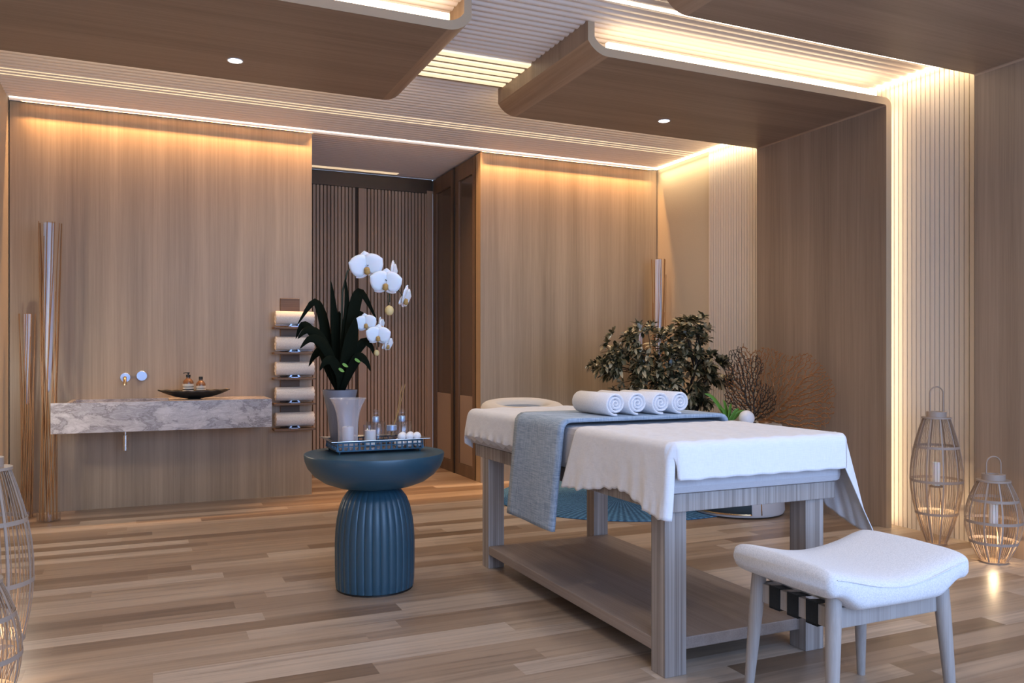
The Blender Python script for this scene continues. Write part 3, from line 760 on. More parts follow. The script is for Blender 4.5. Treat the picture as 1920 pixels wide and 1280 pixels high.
# ================================================================ orchid
OX, OY = .955, 4.415
ZP = ZT+.0195
OR = empty('potted_orchid', (OX, OY, ZP), 'white orchid with dark strap leaves in a tapered grey planter on the tray', 'plant')
OP = MB().lathe([(0, 0), (.044, 0), (.046, .004), (.068, .19), (.092, .296), (.092, .302), (.086, .302), (.083, .28), (0, .28)], n=48).build('planter', M['pot'], OR)
MB().cyl((0, 0, .2785), .080, .008, 24).build('soil', M['soil'], OR)
def strap(b, pts, w, fold=.25, n=14):
    """leaf blade through control points"""
    P = [Vector(p) for p in pts]
    def ev(t):
        s = t*(len(P)-1); i = min(int(s), len(P)-2); f = s-i
        p0, p1, p2, p3 = P[max(i-1, 0)], P[i], P[i+1], P[min(i+2, len(P)-1)]
        return .5*((2*p1)+(-p0+p2)*f+(2*p0-5*p1+4*p2-p3)*f*f+(-p0+3*p1-3*p2+p3)*f**3)
    rows = []
    for k in range(n+1):
        t = k/n; c = ev(t); tg = (ev(min(1, t+.02))-ev(max(0, t-.02))).normalized()
        side = tg.cross(Vector((.35, -1, .15)).normalized()); side = side.normalized() if side.length > .05 else Vector((1, 0, 0))
        nn = side.cross(tg)
        ww = w*(math.sin(PI*(.10+.90*t)**.85))**1.0+.0008
        rows.append([b.bm.verts.new(c-side*ww+nn*ww*fold), b.bm.verts.new(c), b.bm.verts.new(c+side*ww+nn*ww*fold)])
    for A, B in zip(rows, rows[1:]):
        for k in range(2): b.bm.faces.new((A[k], A[k+1], B[k+1], B[k]))
def V(X, Z, y=0): return (X-OX, y, Z-ZP)
base = V(.955, 1.0)
leaves = [  # control points in real metres: X, Z and depth offset
    [(.95, 1.0, 0), (.93, 1.25, -.01), (.915, 1.45, -.02), (.900, 1.60, -.03)],
    [(.96, 1.0, 0), (.97, 1.25, -.02), (.985, 1.45, -.03), (.972, 1.62, -.05)],
    [(.95, 1.0, 0), (.90, 1.22, .03), (.865, 1.42, .05), (.82, 1.485, .05), (.735, 1.36, .04)],
    [(.96, 1.0, 0), (1.0, 1.30, -.02), (1.035, 1.50, -.02), (1.08, 1.53, 0), (1.165, 1.39, .02)],
    [(.95, 1.0, 0), (.88, 1.20, -.05), (.82, 1.305, -.08), (.76, 1.33, -.10), (.715, 1.285, -.10)],
    [(.95, 1.0, 0), (.89, 1.17, -.08), (.83, 1.265, -.12), (.77, 1.285, -.14), (.72, 1.235, -.14)],
    [(.95, 1.0, 0), (.89, 1.20, .06), (.81, 1.34, .10), (.77, 1.36, .11), (.74, 1.29, .11)],
    [(.96, 1.0, 0), (1.01, 1.22, .05), (1.05, 1.40, .08), (1.10, 1.42, .08), (1.08, 1.40, .08)],
    [(.95, 1.0, 0), (.93, 1.10, -.09), (.885, 1.17, -.12), (.845, 1.165, -.14), (.82, 1.12, -.14)],
    [(.96, 1.0, 0), (.99, 1.12, -.08), (1.03, 1.19, -.10), (1.07, 1.165, -.11), (1.095, 1.115, -.11)],
    [(.96, 1.0, 0), (1.01, 1.18, -.04), (1.07, 1.27, -.05), (1.11, 1.25, -.05), (1.13, 1.20, -.05)],
    [(.95, 1.0, 0), (.92, 1.2, .08), (.90, 1.33, .13), (.87, 1.40, .15)],
    [(.96, 1.0, 0), (.97, 1.2, -.10), (.99, 1.33, -.14), (1.0, 1.40, -.17)],
    [(.95, 1.0, 0), (.94, 1.15, .02), (.95, 1.35, .02), (.955, 1.44, .02)],
    [(.96, 1.0, 0), (1.0, 1.15, .06), (1.04, 1.30, .10), (1.03, 1.45, .12)],
    [(.95, 1.0, 0), (.90, 1.12, .03), (.87, 1.22, .06), (.83, 1.20, .06), (.80, 1.14, .06)],
]
for L_, w in zip(leaves, [.026, .024, .030, .036, .030, .030, .028, .030, .028, .028, .026, .036, .042, .046, .036, .028]):
    b = MB(); strap(b, [V(x, z, y) for x, z, y in L_], w); b.build('leaf', M['orchleaf'], OR, recalc=False, solid=.0015)
for x, z in ((1.02, 1.17), (.955, 1.145), (.935, 1.12)):
    lb = MB(); strap(lb, [V(x-.015, z+.012, -.135), V(x, z, -.14), V(x+.012, z-.006, -.145)], .008, n=4); lb.build('young_shoot', M['brom'], OR, recalc=False)

# flower stems
st1 = [V(.955, 1.0), V(.96, 1.30, -.01), V(.962, 1.54, -.03), V(.985, 1.65, -.05), V(1.035, 1.70, -.06), V(1.10, 1.69, -.06), V(1.17, 1.64, -.05), V(1.215, 1.56, -.05), V(1.215, 1.49, -.06)]
st2 = [V(.96, 1.0), V(.985, 1.22, -.03), V(1.01, 1.34, -.06), V(1.06, 1.385, -.08), V(1.12, 1.35, -.08), V(1.15, 1.29, -.08), V(1.148, 1.245, -.08)]
for s_ in (st1, st2): MB().tube(s_, [.006]*3+[.005]*(len(s_)-4)+[.003], 8).build('flower_stem', M['stem'], OR)
def blossom(c, r, yaw, pitch, roll=0, label=None):
    """two broad side petals, three sepals and a dark lip"""
    mt = Matrix.Translation(c) @ Matrix.Rotation(yaw, 4, 'Z') @ Matrix.Rotation(pitch, 4, 'X') @ Matrix.Rotation(roll, 4, 'Y')
    b = MB()
    def petal(ang, ln, wd, lift, off):
        rows = []; n = 8; m_ = 6
        for i in range(n+1):
            t = i/n; wv = wd*math.sin(PI*min(1, .08+.92*t)**.8)**.62 if t < 1 else 0
            row = []
            for j in range(m_+1):
                s = -1+2*j/m_
                x, z = s*wv, t*ln
                y = off-lift*math.sin(t*PI*.6)+.10*r*s*s*t
                X = x*math.cos(ang)+z*math.sin(ang); Z = -x*math.sin(ang)+z*math.cos(ang)
                row.append(b.bm.verts.new(mt @ Vector((X, y, Z))))
            rows.append(row)
        for A, B in zip(rows, rows[1:]):
            for j in range(m_): b.bm.faces.new((A[j], A[j+1], B[j+1], B[j]))
    petal(0, r*.92, r*.40, r*.12, .008); petal(R(128), r*.80, r*.32, r*.08, .008); petal(R(-128), r*.80, r*.32, r*.08, .008)
    petal(R(68), r*1.0, r*.62, r*.16, -.002); petal(R(-68), r*1.0, r*.62, r*.16, -.003)
    bmesh.ops.remove_doubles(b.bm, verts=b.bm.verts[:], dist=1e-5)
    fl = b.build('blossom', M['petal'], OR, recalc=False, solid=.0015, angle=90)
    lp = MB()
    lp.ball((0, 0, 0), r*.16, 8, .9); lp.lathe([(0, -r*.32), (r*.13, -r*.24), (r*.17, -r*.12), (r*.05, 0)], n=12)
    bmesh.ops.transform(lp.bm, matrix=mt @ Matrix.Translation((0, -r*.14, -r*.12)) @ Matrix.Rotation(R(-20), 4, 'X'), verts=lp.bm.verts[:])
    lp.build('flower_lip', M['lip'], fl)
    return fl
FY = -.075
blossom(V(1.082, 1.672, FY), .098, R(-12), R(4), R(-8))
blossom(V(1.178, 1.585, FY-.035), .092, R(-14), R(4), R(4))
blossom(V(1.232, 1.650, FY+.03), .078, R(62), R(6), R(6))
blossom(V(1.292, 1.512, FY), .082, R(58), R(14), R(8))
blossom(V(1.068, 1.368, FY-.04), .062, R(-16), R(4), R(-8))
blossom(V(1.130, 1.302, FY-.06), .070, R(-12), R(4), R(2))
blossom(V(1.158, 1.360, FY), .052, R(60), R(6), 0)
blossom(V(1.190, 1.258, FY-.02), .056, R(52), R(16), R(8))
for (x, z, r) in ((1.208, 1.444, .024), (1.137, 1.213, .015)):
    MB().ball(V(x, z, FY), r, 10, 1.15).build('flower_bud', M['bud'], OR)
    MB().tube([V(x-.002, z+.085, FY+.03), V(x-.003, z+.05, FY+.01), V(x, z+r*.9, FY)], .0025, 6).build('bud_stalk', M['stem'], OR)
for s_ in ([(1.19, 1.60, -.05), (1.25, 1.56, -.09), (1.285, 1.515, -.10)], [(1.12, 1.345, -.08), (1.165, 1.29, -.11), (1.188, 1.262, -.12)], [(1.10, 1.69, -.06), (1.082, 1.68, -.10)], [(1.16, 1.645, -.05), (1.178, 1.60, -.13)]):
    MB().tube([V(x, z, y) for x, z, y in s_], .0025, 6).build('flower_stalk', M['stem'], OR)

# ================================================================ wash basin on the back wall
SK = empty('wash_basin', (.142, 6.915, .638), 'long grey veined marble basin slab mounted on the back wall', 'basin')
sx0, sx1 = -.763, .763; sy0, sy1 = -.25, .248
b = MB()
nx = sx0+.10
b.box(sx0, sx1, sy0, sy0+.03, 0, .22); b.box(nx, sx1, sy0+.03, sy1, 0, .12); b.box(nx, sx1, sy1-.03, sy1, .12, .22)
b.box(nx, nx+.03, sy0+.03, sy1-.03, .12, .22); b.box(.02, sx1, sy0+.03, sy1-.03, .12, .22)
b.build('marble_slab', M['marble'], SK, smooth=False)
MB().cyl((-.286, 0, -.045), .011, .045, 16).cyl((-.286, 0, -.165), .020, .12, 24, .002).build('drain_trap', M['chrome'], SK)
FC = empty('wall_faucet', (-.150, YB-.0005, 1.025), 'small wall faucet with a blue-tinted round chrome plate and brass spout above the basin', 'faucet')
b = MB().cyl((0, 0, 0), .036, .012, 32); bmesh.ops.transform(b.bm, matrix=Matrix.Rotation(R(90), 4, 'X'), verts=b.bm.verts[:]); b.build('wall_plate', M['bluechrome'], FC)
MB().tube([(0, -.01, 0), (0, -.10, 0), (0, -.125, -.006), (0, -.138, -.025), (0, -.14, -.055)], .0115, 16).build('spout', M['brass'], FC)
b = MB().cyl((0, 0, 0), .039, .024, 32); bmesh.ops.transform(b.bm, matrix=Matrix.Rotation(R(90), 4, 'X'), verts=b.bm.verts[:])
tag(b.build('faucet_knob', M['bluechrome'], loc=None), 'blue-tinted round chrome control knob on the wall right of the faucet', 'faucet knob').location = (-.031, YB-.0005, 1.037)
# leaf-shaped bowl
def bowl():
    t = empty('leaf_bowl', (.345, 6.85, .8585), 'black boat-shaped leaf bowl with gold lining on the marble basin', 'bowl')
    def surf(u, v, off):
        s = -1+2*u; w = .085*(max(0, 1-abs(s)**2.2))**.75+.001; q = -1+2*v
        x = s*.262; z = .008+.066*abs(s)**2.1+.0025*math.sin(s*23)*abs(q)+.060*q*q*(1-abs(s)**2)
        if abs(s) < .25: z -= 0
        return Vector((x, q*w, z+off))
    o = MB().grid(lambda u, v: surf(u, v, 0), 48, 16).build('bowl_shell', M['black'], t, recalc=False, solid=.007)
    MB().grid(lambda u, v: surf(.02+.96*u, .03+.94*v, .0045), 44, 16).build('gold_lining', M['gold'], t, recalc=False)
    MB().lathe([(0, 0), (.060, 0), (.060, .003), (.04, .006), (0, .006)], n=32, fn=None).build('bowl_foot', M['black'], t)
bowl()
def bottle(x, y, r, hb, pump, label):
    t = empty('bottle', (x, y, .873), label, 'bottle', 'amber bottles in the leaf bowl')
    MB().lathe([(0, 0), (r-.003, 0), (r, .003), (r, hb), (r*.93, hb+.014), (r*.60, hb+.030), (r*.36, hb+.036), (r*.34, hb+.046), (0, hb+.046)], n=40).build('glass_body', M['amber'], t)
    MB().lathe([(r+.0004, hb*.10), (r+.0006, hb*.102), (r+.0006, hb*.95), (r+.0004, hb*.952)], n=40).build('paper_label', M['label'], t)
    for a, c in ((.14, .40), (.52, .60), (.72, .76)):
        MB().lathe([(r+.0006, hb*a), (r+.0012, hb*a), (r+.0012, hb*c), (r+.0006, hb*c)], n=40).build('label_band', M['black'], t)
    if pump:
        MB().cyl((0, 0, hb+.044), r*.42, .020, 20).cyl((0, 0, hb+.064), .005, .012, 10).cyl((0, 0, hb+.074), .011, .009, 16).tube([(0, 0, hb+.079), (-.022, -.004, hb+.080), (-.036, -.006, hb+.076)], .0035, 8).build('pump', M['black'], t)
    else: MB().cyl((0, 0, hb+.044), r*.42, .022, 20).build('cap', M['black'], t)
bottle(.300, 6.855, .040, .112, True, 'amber soap bottle with a black pump and striped label in the leaf bowl')
bottle(.392, 6.86, .036, .094, False, 'shorter amber bottle with a black screw cap in the leaf bowl')

# ================================================================ towel rack
RK = empty('towel_rack', (1.125, YB-.0005, 1.125), 'walnut wall rack with five small shelves holding rolled towels', 'rack')
MB().box(-.085, .075, -.022, 0, -.55, .56, .002, 1).build('backboard', M['rackwood'], RK, smooth=False)
zs = [1.422, 1.209, .996, .783, .570]
for z in zs:
    sh = MB().box(-.155, .185, -.165, -.0225, z-1.125, z-1.125+.018, .002, 1).build('shelf', M['rackwood'], RK, smooth=False)
    c = MB()
    for s in (-1, 1): c.prism([(s*.048, 0), (s*.030, 0), (s*.022, .022), (s*.034, .022)], 'y', -.160, -.030)
    c.box(-.048, .048, -.160, -.030, 0, .004)
    bmesh.ops.translate(c.bm, verts=c.bm.verts[:], vec=(.012, 0, z-1.125+.018)); c.build('cradle', M['bluechrome'], RK, smooth=False)
b = spiral_towel(.064, 6.5, .315, 32, .88, amp=.0025)
bmesh.ops.transform(b.bm, matrix=Matrix.Rotation(-PI/2, 4, 'Z'), verts=b.bm.verts[:])
rt = b.build('rolled_towel', M['racktowel'], angle=60)
rl = ['on the top shelf of the wall rack', 'on the second shelf down of the wall rack', 'on the middle shelf of the wall rack', 'on the fourth shelf down of the wall rack', 'on the lowest shelf of the wall rack']
for i, z in enumerate(zs):
    o = rt if i == 0 else rt.copy()
    if i: COL.objects.link(o)
    o.location = (.988, YB-.098, z+.018+.0725); o.rotation_euler = (R(25*i), 0, 0)
    tag(o, 'cream rolled towel '+rl[i], 'towel', 'cream rolled towels on the wall rack')

# ================================================================ willow stick bundles with a pale core
def bundle(x, y, h, n, rt_, rb, tube_r, z0, label):
    t = empty('stick_vase', (x, y, 0), label, 'vase', 'tall bundles of willow sticks')
    q = random.Random(int(h*1000+x*10))
    MB().lathe([(0, 0), (rb+.015, 0), (rb+.018, .004), (rb+.018, .055), (rb+.014, .055), (rb+.014, .006), (0, .006)], n=36).build('glass_base', M['clear'], t)
    for i in range(n):
        a = 2*PI*i/n+q.uniform(-.2, .2); a2 = a+q.uniform(.5, 1.7); top = h*(1 if i % 4 else q.uniform(.72, .97))
        p0 = Vector((math.cos(a)*rb*q.uniform(.5, 1), math.sin(a)*rb*q.uniform(.5, 1), .007)); p1 = Vector((math.cos(a2)*rt_*q.uniform(.75, 1), math.sin(a2)*rt_*q.uniform(.75, 1), top))
        pts = [p0.lerp(p1, k/6)+Vector((q.uniform(-.004, .004), q.uniform(-.004, .004), 0))*(0 < k < 6) for k in range(7)]
        MB().tube(pts, [.0042, .0041, .004, .0038, .0036, .0034, .003], 6).build('stick', M['stick'], t)
    MB().lathe([(0, z0-.12), (.010, z0-.10), (tube_r*.65, z0+.1), (tube_r, z0+.45*(h-z0)), (tube_r, h-.004), (tube_r-.004, h-.002), (0, h-.002)], n=32).build('pale_core', M['tube'], t)
    return t
bundle(-.645, 6.80, 2.163, 15, .085, .060, .034, 1.05, 'taller bundle of brown sticks with a pale core at the left end of the basin')
bundle(-.80, 6.985, 1.508, 12, .062, .048, .024, .95, 'shorter bundle of brown sticks with a pale core in the left back corner')
bundle(4.69, 6.90, 2.163, 15, .085, .060, .034, 1.05, 'taller bundle of brown sticks with a pale core in the back right corner')
bundle(4.515, 6.97, 1.508, 12, .062, .048, .024, .95, 'shorter bundle of brown sticks with a pale core, mostly behind the bush')

# ================================================================ bamboo lanterns
def lantern(x, y, H, rm, rt_, rb, hh, cz, label, rz=0, nthin=56, nwide=10):
    t = empty('bamboo_lantern', (x, y, 0), label, 'lantern', 'open bamboo floor lanterns'); t.rotation_euler = (0, 0, rz)
    def rad(s):  # s 0..1
        k = math.sin(PI*(.10+.80*s)); k0 = math.sin(PI*.10)
        e = (k-k0)/(1-k0); return (rb+(rt_-rb)*s)+(rm-(rb+rt_)/2)*e
    z0 = .012
    MB().lathe([(0, 0), (rb+.004, 0), (rb+.004, .010), (0, .010)], n=40).build('base_plate', M['lanternwood'], t)
    b = MB()
    for i in range(nthin):
        a = 2*PI*i/nthin; b.tube([(math.cos(a)*rad(s/12), math.sin(a)*rad(s/12), z0+(H-z0)*s/12) for s in range(13)], .0013, 4)
    b.build('fine_canes', M['lanternwood'], t)
    for i in range(nwide):
        a = 2*PI*i/nwide+.1; n_ = (math.cos(a), math.sin(a), 0)
        MB().tube([(math.cos(a)*(rad(s/12)+.003), math.sin(a)*(rad(s/12)+.003), z0+(H-z0)*s/12) for s in range(13)], .0048, 6, flat=(n_, .3)).build('rib', M['lanterngrey'], t)
    for s in (.24, .50, .77):
        r_ = rad(s)+.0015; z = z0+(H-z0)*s
        MB().lathe([(r_, z-.008), (r_+.002, z-.008), (r_+.002, z+.008), (r_, z+.008)], n=48, close=True).build('hoop', M['lanterngrey'], t)
    MB().lathe([(.045, H-.002), (rt_+.010, H-.002), (rt_+.010, H+.008), (.045, H+.008)], n=40, close=True).build('top_flange', M['lanterngrey'], t)
    MB().lathe([(.030, H+.008), (.060*rt_/.078, H+.008), (.060*rt_/.078, H+.042), (.030, H+.042)], n=40, close=True).build('neck_ring', M['lanterngrey'], t)
    hr_ = .042; zt = hh-hr_; pts = [(-hr_, 0, H+.02), (-hr_, 0, (H+zt)/2), (-hr_, 0, zt)]+[(-hr_*math.cos(PI*k/10), 0, zt+hr_*math.sin(PI*k/10)) for k in range(1, 10)]+[(hr_, 0, zt), (hr_, 0, (H+zt)/2), (hr_, 0, H+.02)]
    MB().tube(pts, .0040, 8, flat=((0, 1, 0), 1.6)).build('handle', M['lanterngrey'], t)
    b = MB().cyl((0, 0, cz-.008), .042, .008, 28)
    for k in range(3):
        a = 2*PI*k/3+.6; b.tube([(math.cos(a)*q, math.sin(a)*q, z) for q, z in ((.036, cz-.01), (.05, cz*.72), (.055, cz*.45), (.046, .14*cz+.01), (.040, .012))], .0035, 8)
    b.build('candle_stand', M['lanternwood'], t)
    MB().cyl((0, 0, cz+.0005), .024, .15 if H > .6 else .115, 24).build('candle', M['wax'], t)
    return t
lantern(4.600, 3.665, .800, .150, .076, .058, 1.0, .37, 'tall slim bamboo lantern with handle standing by the right slatted wall', -.42)
lantern(4.495, 3.205, .470, .146, .080, .072, .613, .22, 'small round bamboo lantern with handle at the right edge beside the tall one', -.42)
lantern(-.517, 3.374, .800, .150, .076, .058, 1.0, .37, 'tall slim bamboo lantern cut off by the left edge of the picture', -.42)
lantern(-.508, 3.06, .480, .142, .080, .072, .62, .22, 'small round bamboo lantern in the lower left corner, in front of a tall one', -.42)
for x, y, z, p in ((4.60, 3.665, .20, 1.6), (4.495, 3.205, .12, 1.6), (-.517, 3.374, .2, 2.2), (-.508, 3.06, .12, 1.5)):
    point('lantern_glow', (x, y, z), p, (1, .72, .42), .02)
point('wall_lamp_glow', (-.86, 6.05, 1.03), 13, (1, .92, .80), .05)

# ================================================================ rug and drum table
tag(MB().lathe([(0, .0005), (1.055, .0005), (1.06, .004), (1.055, .009), (0, .010)], n=128).build('round_rug', M['rug'], loc=(0, 0, 0)), 'round blue woven rug on the floor behind the massage table', 'rug').location = (3.68, 5.98, 0)
DX, DY = 4.17, 5.06
DT = empty('drum_table', (DX, DY, .0), 'round drum table with pale stone and dark teal sides behind the massage table', 'table')
MB().lathe([(0, .0115), (.335, .0115), (.345, .03), (.335, .20), (.315, .45), (.310, .655), (0, .655)], n=96).build('drum_body', plain('pale_drum_stone', (.52, .50, .50), .7, bump=.5, bscale=40), DT)
def sector(a0, a1, r0, z0, z1, th, name, mat):
    b = MB()
    def f(u, v):
        a = a0+(a1-a0)*u; z = z0+(z1-z0)*v
        rr = r0(z)+th; return Vector((rr*math.cos(a), rr*math.sin(a), z))
    b.grid(f, 40, 6); return b.build(name, mat, DT, solid=.004)
dr = lambda z: .345-.03*min(1, max(0, (z-.03)/.42))
sector(R(140), R(247), dr, .04, .64, .002, 'teal_side_panel', M['drumdark'])
sector(R(140), R(247), dr, .030, .040, .006, 'brass_rim', M['brass'])
sector(R(259.0), R(260.0), dr, .03, .64, .003, 'brass_seam', M['brass'])
MB().cyl((0, 0, .655), .325, .02, 64, .004).build('tabletop', plain('pale_stone_top', (.55, .52, .50), .5), DT)
tag(MB().ball((0, 0, 0), .058, 18).build('decorative_ball', M['ball'], None), 'white ball on the drum table, peeping over the far edge of the bed', 'ball').location = (4.085, 4.86, .675+.058)
# bromeliad
BP = empty('potted_bromeliad', (3.985, 4.95, .675), 'small bright green leafy plant rising behind the far edge of the massage table', 'plant')
MB().lathe([(0, 0), (.035, 0), (.045, .04), (.041, .04), (.038, .034), (0, .034)], n=32).build('planter', M['palepot'], BP)
for i, (a, ln, up) in enumerate([(2.9, .20, .24), (2.5, .13, .18), (1.6, .10, .19), (4.6, .08, .17), (.2, .12, .12), (-.3, .14, .11), (.9, .10, .15), (3.6, .10, .13), (5.4, .09, .12)]):
    b = MB(); d = Vector((math.cos(a), math.sin(a)*.6, 0))
    strap(b, [Vector((0, 0, .03)), d*ln*.35+Vector((0, 0, up*.55)), d*ln*.7+Vector((0, 0, up*.9)), d*ln+Vector((0, 0, up))], .020, n=8)
    b.build('leaf', M['brom'] if i else M['stem2'] if 'stem2' in M else M['brom'], BP, recalc=False, solid=.001)

# ---- sea-fan coral ornaments: branching grown by space colonisation inside an outline
def inside(p, poly):
    c = False; j = len(poly)-1
    for i in range(len(poly)):
        if (poly[i][1] > p[1]) != (poly[j][1] > p[1]) and p[0] < (poly[j][0]-poly[i][0])*(p[1]-poly[i][1])/(poly[j][1]-poly[i][1])+poly[i][0]: c = not c
        j = i
    return c
def seafan(poly, root, npts, step, seed, infl=4.2):
    q = random.Random(seed); xs = [p[0] for p in poly]; ys = [p[1] for p in poly]; att = []
    while len(att) < npts:
        p = (q.uniform(min(xs), max(xs)), q.uniform(min(ys), max(ys)))
        if inside(p, poly): att.append(p)
    nd = [root]; par = [-1]
    cell = step*5
    for it in range(160):
        pull = {}
        grid = {}
        for i, (x, y) in enumerate(nd): grid.setdefault((int(x//cell), int(y//cell)), []).append(i)
        keep = []
        for a in att:
            best, bi = 1e9, -1; cx, cy = int(a[0]//cell), int(a[1]//cell)
            for dx in (-1, 0, 1):
                for dy in (-1, 0, 1):
                    for i in grid.get((cx+dx, cy+dy), ()):
                        d = (nd[i][0]-a[0])**2+(nd[i][1]-a[1])**2
                        if d < best: best, bi = d, i
            if bi < 0 or best > (step*infl)**2: keep.append(a); continue
            if best < (step*1.1)**2: continue
            keep.append(a); L = math.sqrt(best); v = pull.setdefault(bi, [0, 0]); v[0] += (a[0]-nd[bi][0])/L; v[1] += (a[1]-nd[bi][1])/L
        if not pull:
            if len(nd) > 40: break
            # grow the trunk towards the cloud
            i = len(nd)-1; cx = sum(xs)/len(xs); cy = sum(ys)/len(ys); L = math.hypot(cx-nd[i][0], cy-nd[i][1]) or 1
            nd.append((nd[i][0]+(cx-nd[i][0])/L*step, nd[i][1]+(cy-nd[i][1])/L*step)); par.append(i); continue
        att = keep
        for i, v in pull.items():
            L = math.hypot(*v) or 1; j = q.uniform(-.75, .75); vx, vy = v[0]/L, v[1]/L
            nd.append((nd[i][0]+(vx-vy*j)*step, nd[i][1]+(vy+vx*j)*step)); par.append(i)
        if not att or len(nd) > 7000: break
    w = [1]*len(nd)
    for i in range(len(nd)-1, 0, -1): w[par[i]] += w[i]
    return nd, par, w
def fanmesh(nd, par, w, dirv, depth, seed, k=1.0, step=.0105):
    b = MB(); q = random.Random(seed); off = [math.sin(p[0]*11+seed)*depth+math.sin(p[1]*17)*depth*.5 for p in nd]
    nrm = Vector((-dirv[1], dirv[0], 0))
    P = [Vector((dirv[0]*p[0], dirv[1]*p[0], p[1]))+nrm*o for p, o in zip(nd, off)]
    rr = [min(.0085, (.0021+.00042*math.sqrt(x))*k) for x in w]
    for i in range(1, len(nd)):
        a, c = P[par[i]], P[i]
        if (a-c).length < 1e-5: continue
        b.tube([a, c], [rr[par[i]] if w[par[i]] < 3*w[i] else rr[i], rr[i]], 4, cap=False)
    # cross links that close the net
    g = {}; c = step*3
    for i, (x, y) in enumerate(nd): g.setdefault((int(x//c), int(y//c)), []).append(i)
    for i, (x, y) in enumerate(nd):
        if q.random() > .45: continue
        best, bj = 1e9, -1
        for dx in (-1, 0, 1):
            for dy in (-1, 0, 1):
                for j in g.get((int(x//c)+dx, int(y//c)+dy), ()):
                    d = math.hypot(nd[j][0]-x, nd[j][1]-y)
                    if abs(j-i) > 3 and par[i] != j and par[j] != i and par[par[i]] != j and step*1.3 < d < step*2.8 and d < best: best, bj = d, j
        if bj >= 0: b.tube([P[i], P[bj]], .0017*k, 4, cap=False)
    return b
CF = empty('coral_ornament', (4.40, 5.02, .675), 'large copper sea-fan coral ornament on the drum table against the wooden wall', 'ornament', 'sea-fan coral ornaments')
MB().lathe([(0, 0), (.05, 0), (.05, .012), (.012, .02), (0, .02)], n=24).build('stand', M['copper'], CF)
pl = [(-.02, .02), (-.26, .05), (-.36, .20), (-.36, .40), (-.26, .47), (-.20, .62), (-.12, .56), (-.02, .60), (.12, .56), (.22, .52), (.36, .55), (.50, .42), (.58, .28), (.55, .10), (.48, -.03), (.30, -.02), (.10, .0)]
nd, par, w_ = seafan(pl, (0, .01), 5200, .0105, 3)
fanmesh(nd, par, w_, Vector((.30, -.954, 0)), .010, 2).build('coral_branches', M['copper'], CF, recalc=False)
CD = empty('coral_ornament', (4.245, 5.0, .675), 'smaller dark bronze sea-fan coral ornament in front of the cream slats', 'ornament', 'sea-fan coral ornaments')
MB().lathe([(0, 0), (.04, 0), (.04, .012), (.01, .02), (0, .02)], n=24).build('stand', M['darkcoral'], CD)
pl = [(.0, .03), (-.14, .07), (-.20, .17), (-.18, .30), (-.20, .42), (-.15, .57), (-.08, .60), (-.04, .50), (.04, .54), (.09, .46), (.06, .34), (.14, .30), (.19, .22), (.16, .10), (.08, .03)]
pl = [(x*1.22, z) for x, z in pl]
nd, par, w_ = seafan(pl, (.0, .01), 2800, .0105, 5)
fanmesh(nd, par, w_, Vector((.30, -.954, 0)), .008, 1, 1.05).build('coral_branches', M['darkcoral'], CD, recalc=False)

# ================================================================ potted bush
BX, BY = 4.23, 5.78
BU = empty('potted_bush', (BX, BY, .0105), 'bushy dark green shrub with cream highlights coloured into some leaves in a tall pale planter', 'plant')
MB().lathe([(0, 0), (.15, 0), (.155, .004), (.215, .655), (.222, .672), (.205, .672), (.195, .64), (0, .64)], n=48).build('planter', M['palepot'], BU)
MB().cyl((0, 0, .636), .196, .01, 32).build('soil', M['soil'], BU)
q = random.Random(21); bt = MB(); lf = MB()
cl = [(3.62, 1.40), (3.80, 1.42), (3.72, 1.33), (3.55, 1.28), (3.62, 1.20), (3.46, 1.20), (3.40, 1.12), (3.50, 1.10), (3.58, 1.04), (3.66, 1.12), (3.72, 1.02), (3.62, .94), (3.60, .88), (3.78, 1.18), (3.82, 1.08), (3.80, .96), (3.90, 1.22), (3.92, 1.12), (3.94, 1.0), (3.90, .90), (4.02, 1.26), (4.03, 1.15), (4.05, 1.03), (4.02, .92), (4.02, 1.36),
      (4.10, 1.42), (4.14, 1.32), (4.15, 1.22), (4.15, 1.10), (4.15, .98), (4.14, .86), (4.20, 1.46), (4.26, 1.47), (4.25, 1.38), (4.26, 1.28), (4.27, 1.18), (4.28, 1.08), (4.24, .93), (4.34, 1.42), (4.36, 1.32), (4.37, 1.22), (4.38, 1.12), (4.42, 1.17), (4.45, 1.14), (4.40, 1.01), (4.46, .97), (4.51, 1.0), (4.36, .90), (4.30, .84), (4.20, .80), (4.34, .80), (3.70, 1.22), (3.86, 1.02), (4.08, .82), (3.96, .84), (4.44, 1.05), (4.20, 1.38), (4.30, 1.35), (4.06, 1.20), (3.98, 1.08), (3.54, 1.16), (3.44, 1.14)]
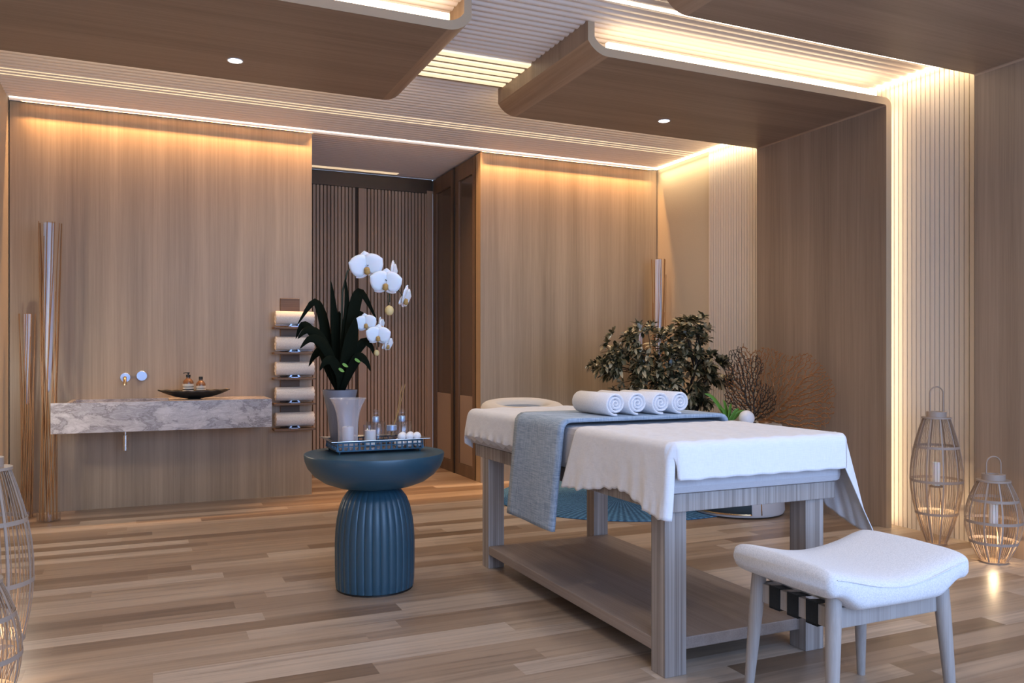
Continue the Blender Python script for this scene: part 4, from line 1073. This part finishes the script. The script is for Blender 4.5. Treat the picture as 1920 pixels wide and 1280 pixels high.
trunk_tops = [Vector((3.88-BX, 0, .98)), Vector((4.10-BX, .05, 1.05)), Vector((4.28-BX, -.03, 1.05)), Vector((4.38-BX, .03, .90))]
for i, tt in enumerate(trunk_tops):
    p0 = Vector((q.uniform(-.05, .06)+.03, q.uniform(-.05, .05), .64)); bt.tube([p0, p0.lerp(tt, .4)+Vector((.02, 0, .05)), p0.lerp(tt, .75)+Vector((0, .02, .02)), tt], [.017, .014, .011, .008], 8)
def leaf(b, p, d, L, w):
    d = d.normalized(); s = d.cross(Vector((q.uniform(-.4, .4), q.uniform(-.4, .4), 1))); s = s.normalized() if s.length > .1 else Vector((1, 0, 0)); n_ = s.cross(d)
    rows = []
    for t, k in ((0, .12), (.28, .8), (.58, 1), (.84, .62), (1, 0.04)):
        c = p+d*L*t-Vector((0, 0, 1))*L*.22*t*t; rows.append((b.bm.verts.new(c-s*w*k+n_*w*.22*k), b.bm.verts.new(c), b.bm.verts.new(c+s*w*k+n_*w*.22*k)))
    for A, B in zip(rows, rows[1:]):
        b.bm.faces.new((A[0], A[1], B[1], B[0])); b.bm.faces.new((A[1], A[2], B[2], B[1]))
for (x, z) in cl:
    for rep in range(5):
        c = Vector((x-BX+q.uniform(-.035, .035), q.uniform(-.22, .22)*(1 if rep else .4), z+q.uniform(-.035, .03)))
        tt = min(trunk_tops, key=lambda t: (t-c).length)
        if rep < 1: bt.tube([tt, tt.lerp(c, .5)+Vector((0, 0, .02)), c], [.006, .004, .0025], 5)
        ax = (c-Vector((.0-.1, 0, 1.0))).normalized()
        for k in range(13):
            a = 2*PI*k/13*2.4; o = ax.orthogonal(); o.rotate(Matrix.Rotation(a, 3, ax)); d = o*(.9-.035*k)+ax*(.15+.07*k)
            leaf(lf, c+Vector((q.uniform(-.012, .012), q.uniform(-.012, .012), q.uniform(-.012, .012))), d, q.uniform(.060, .092), q.uniform(.0125, .018))
bt.build('branches', M['bark'], BU); lf.build('foliage', M['bush'], BU, recalc=False, smooth=True, angle=180)
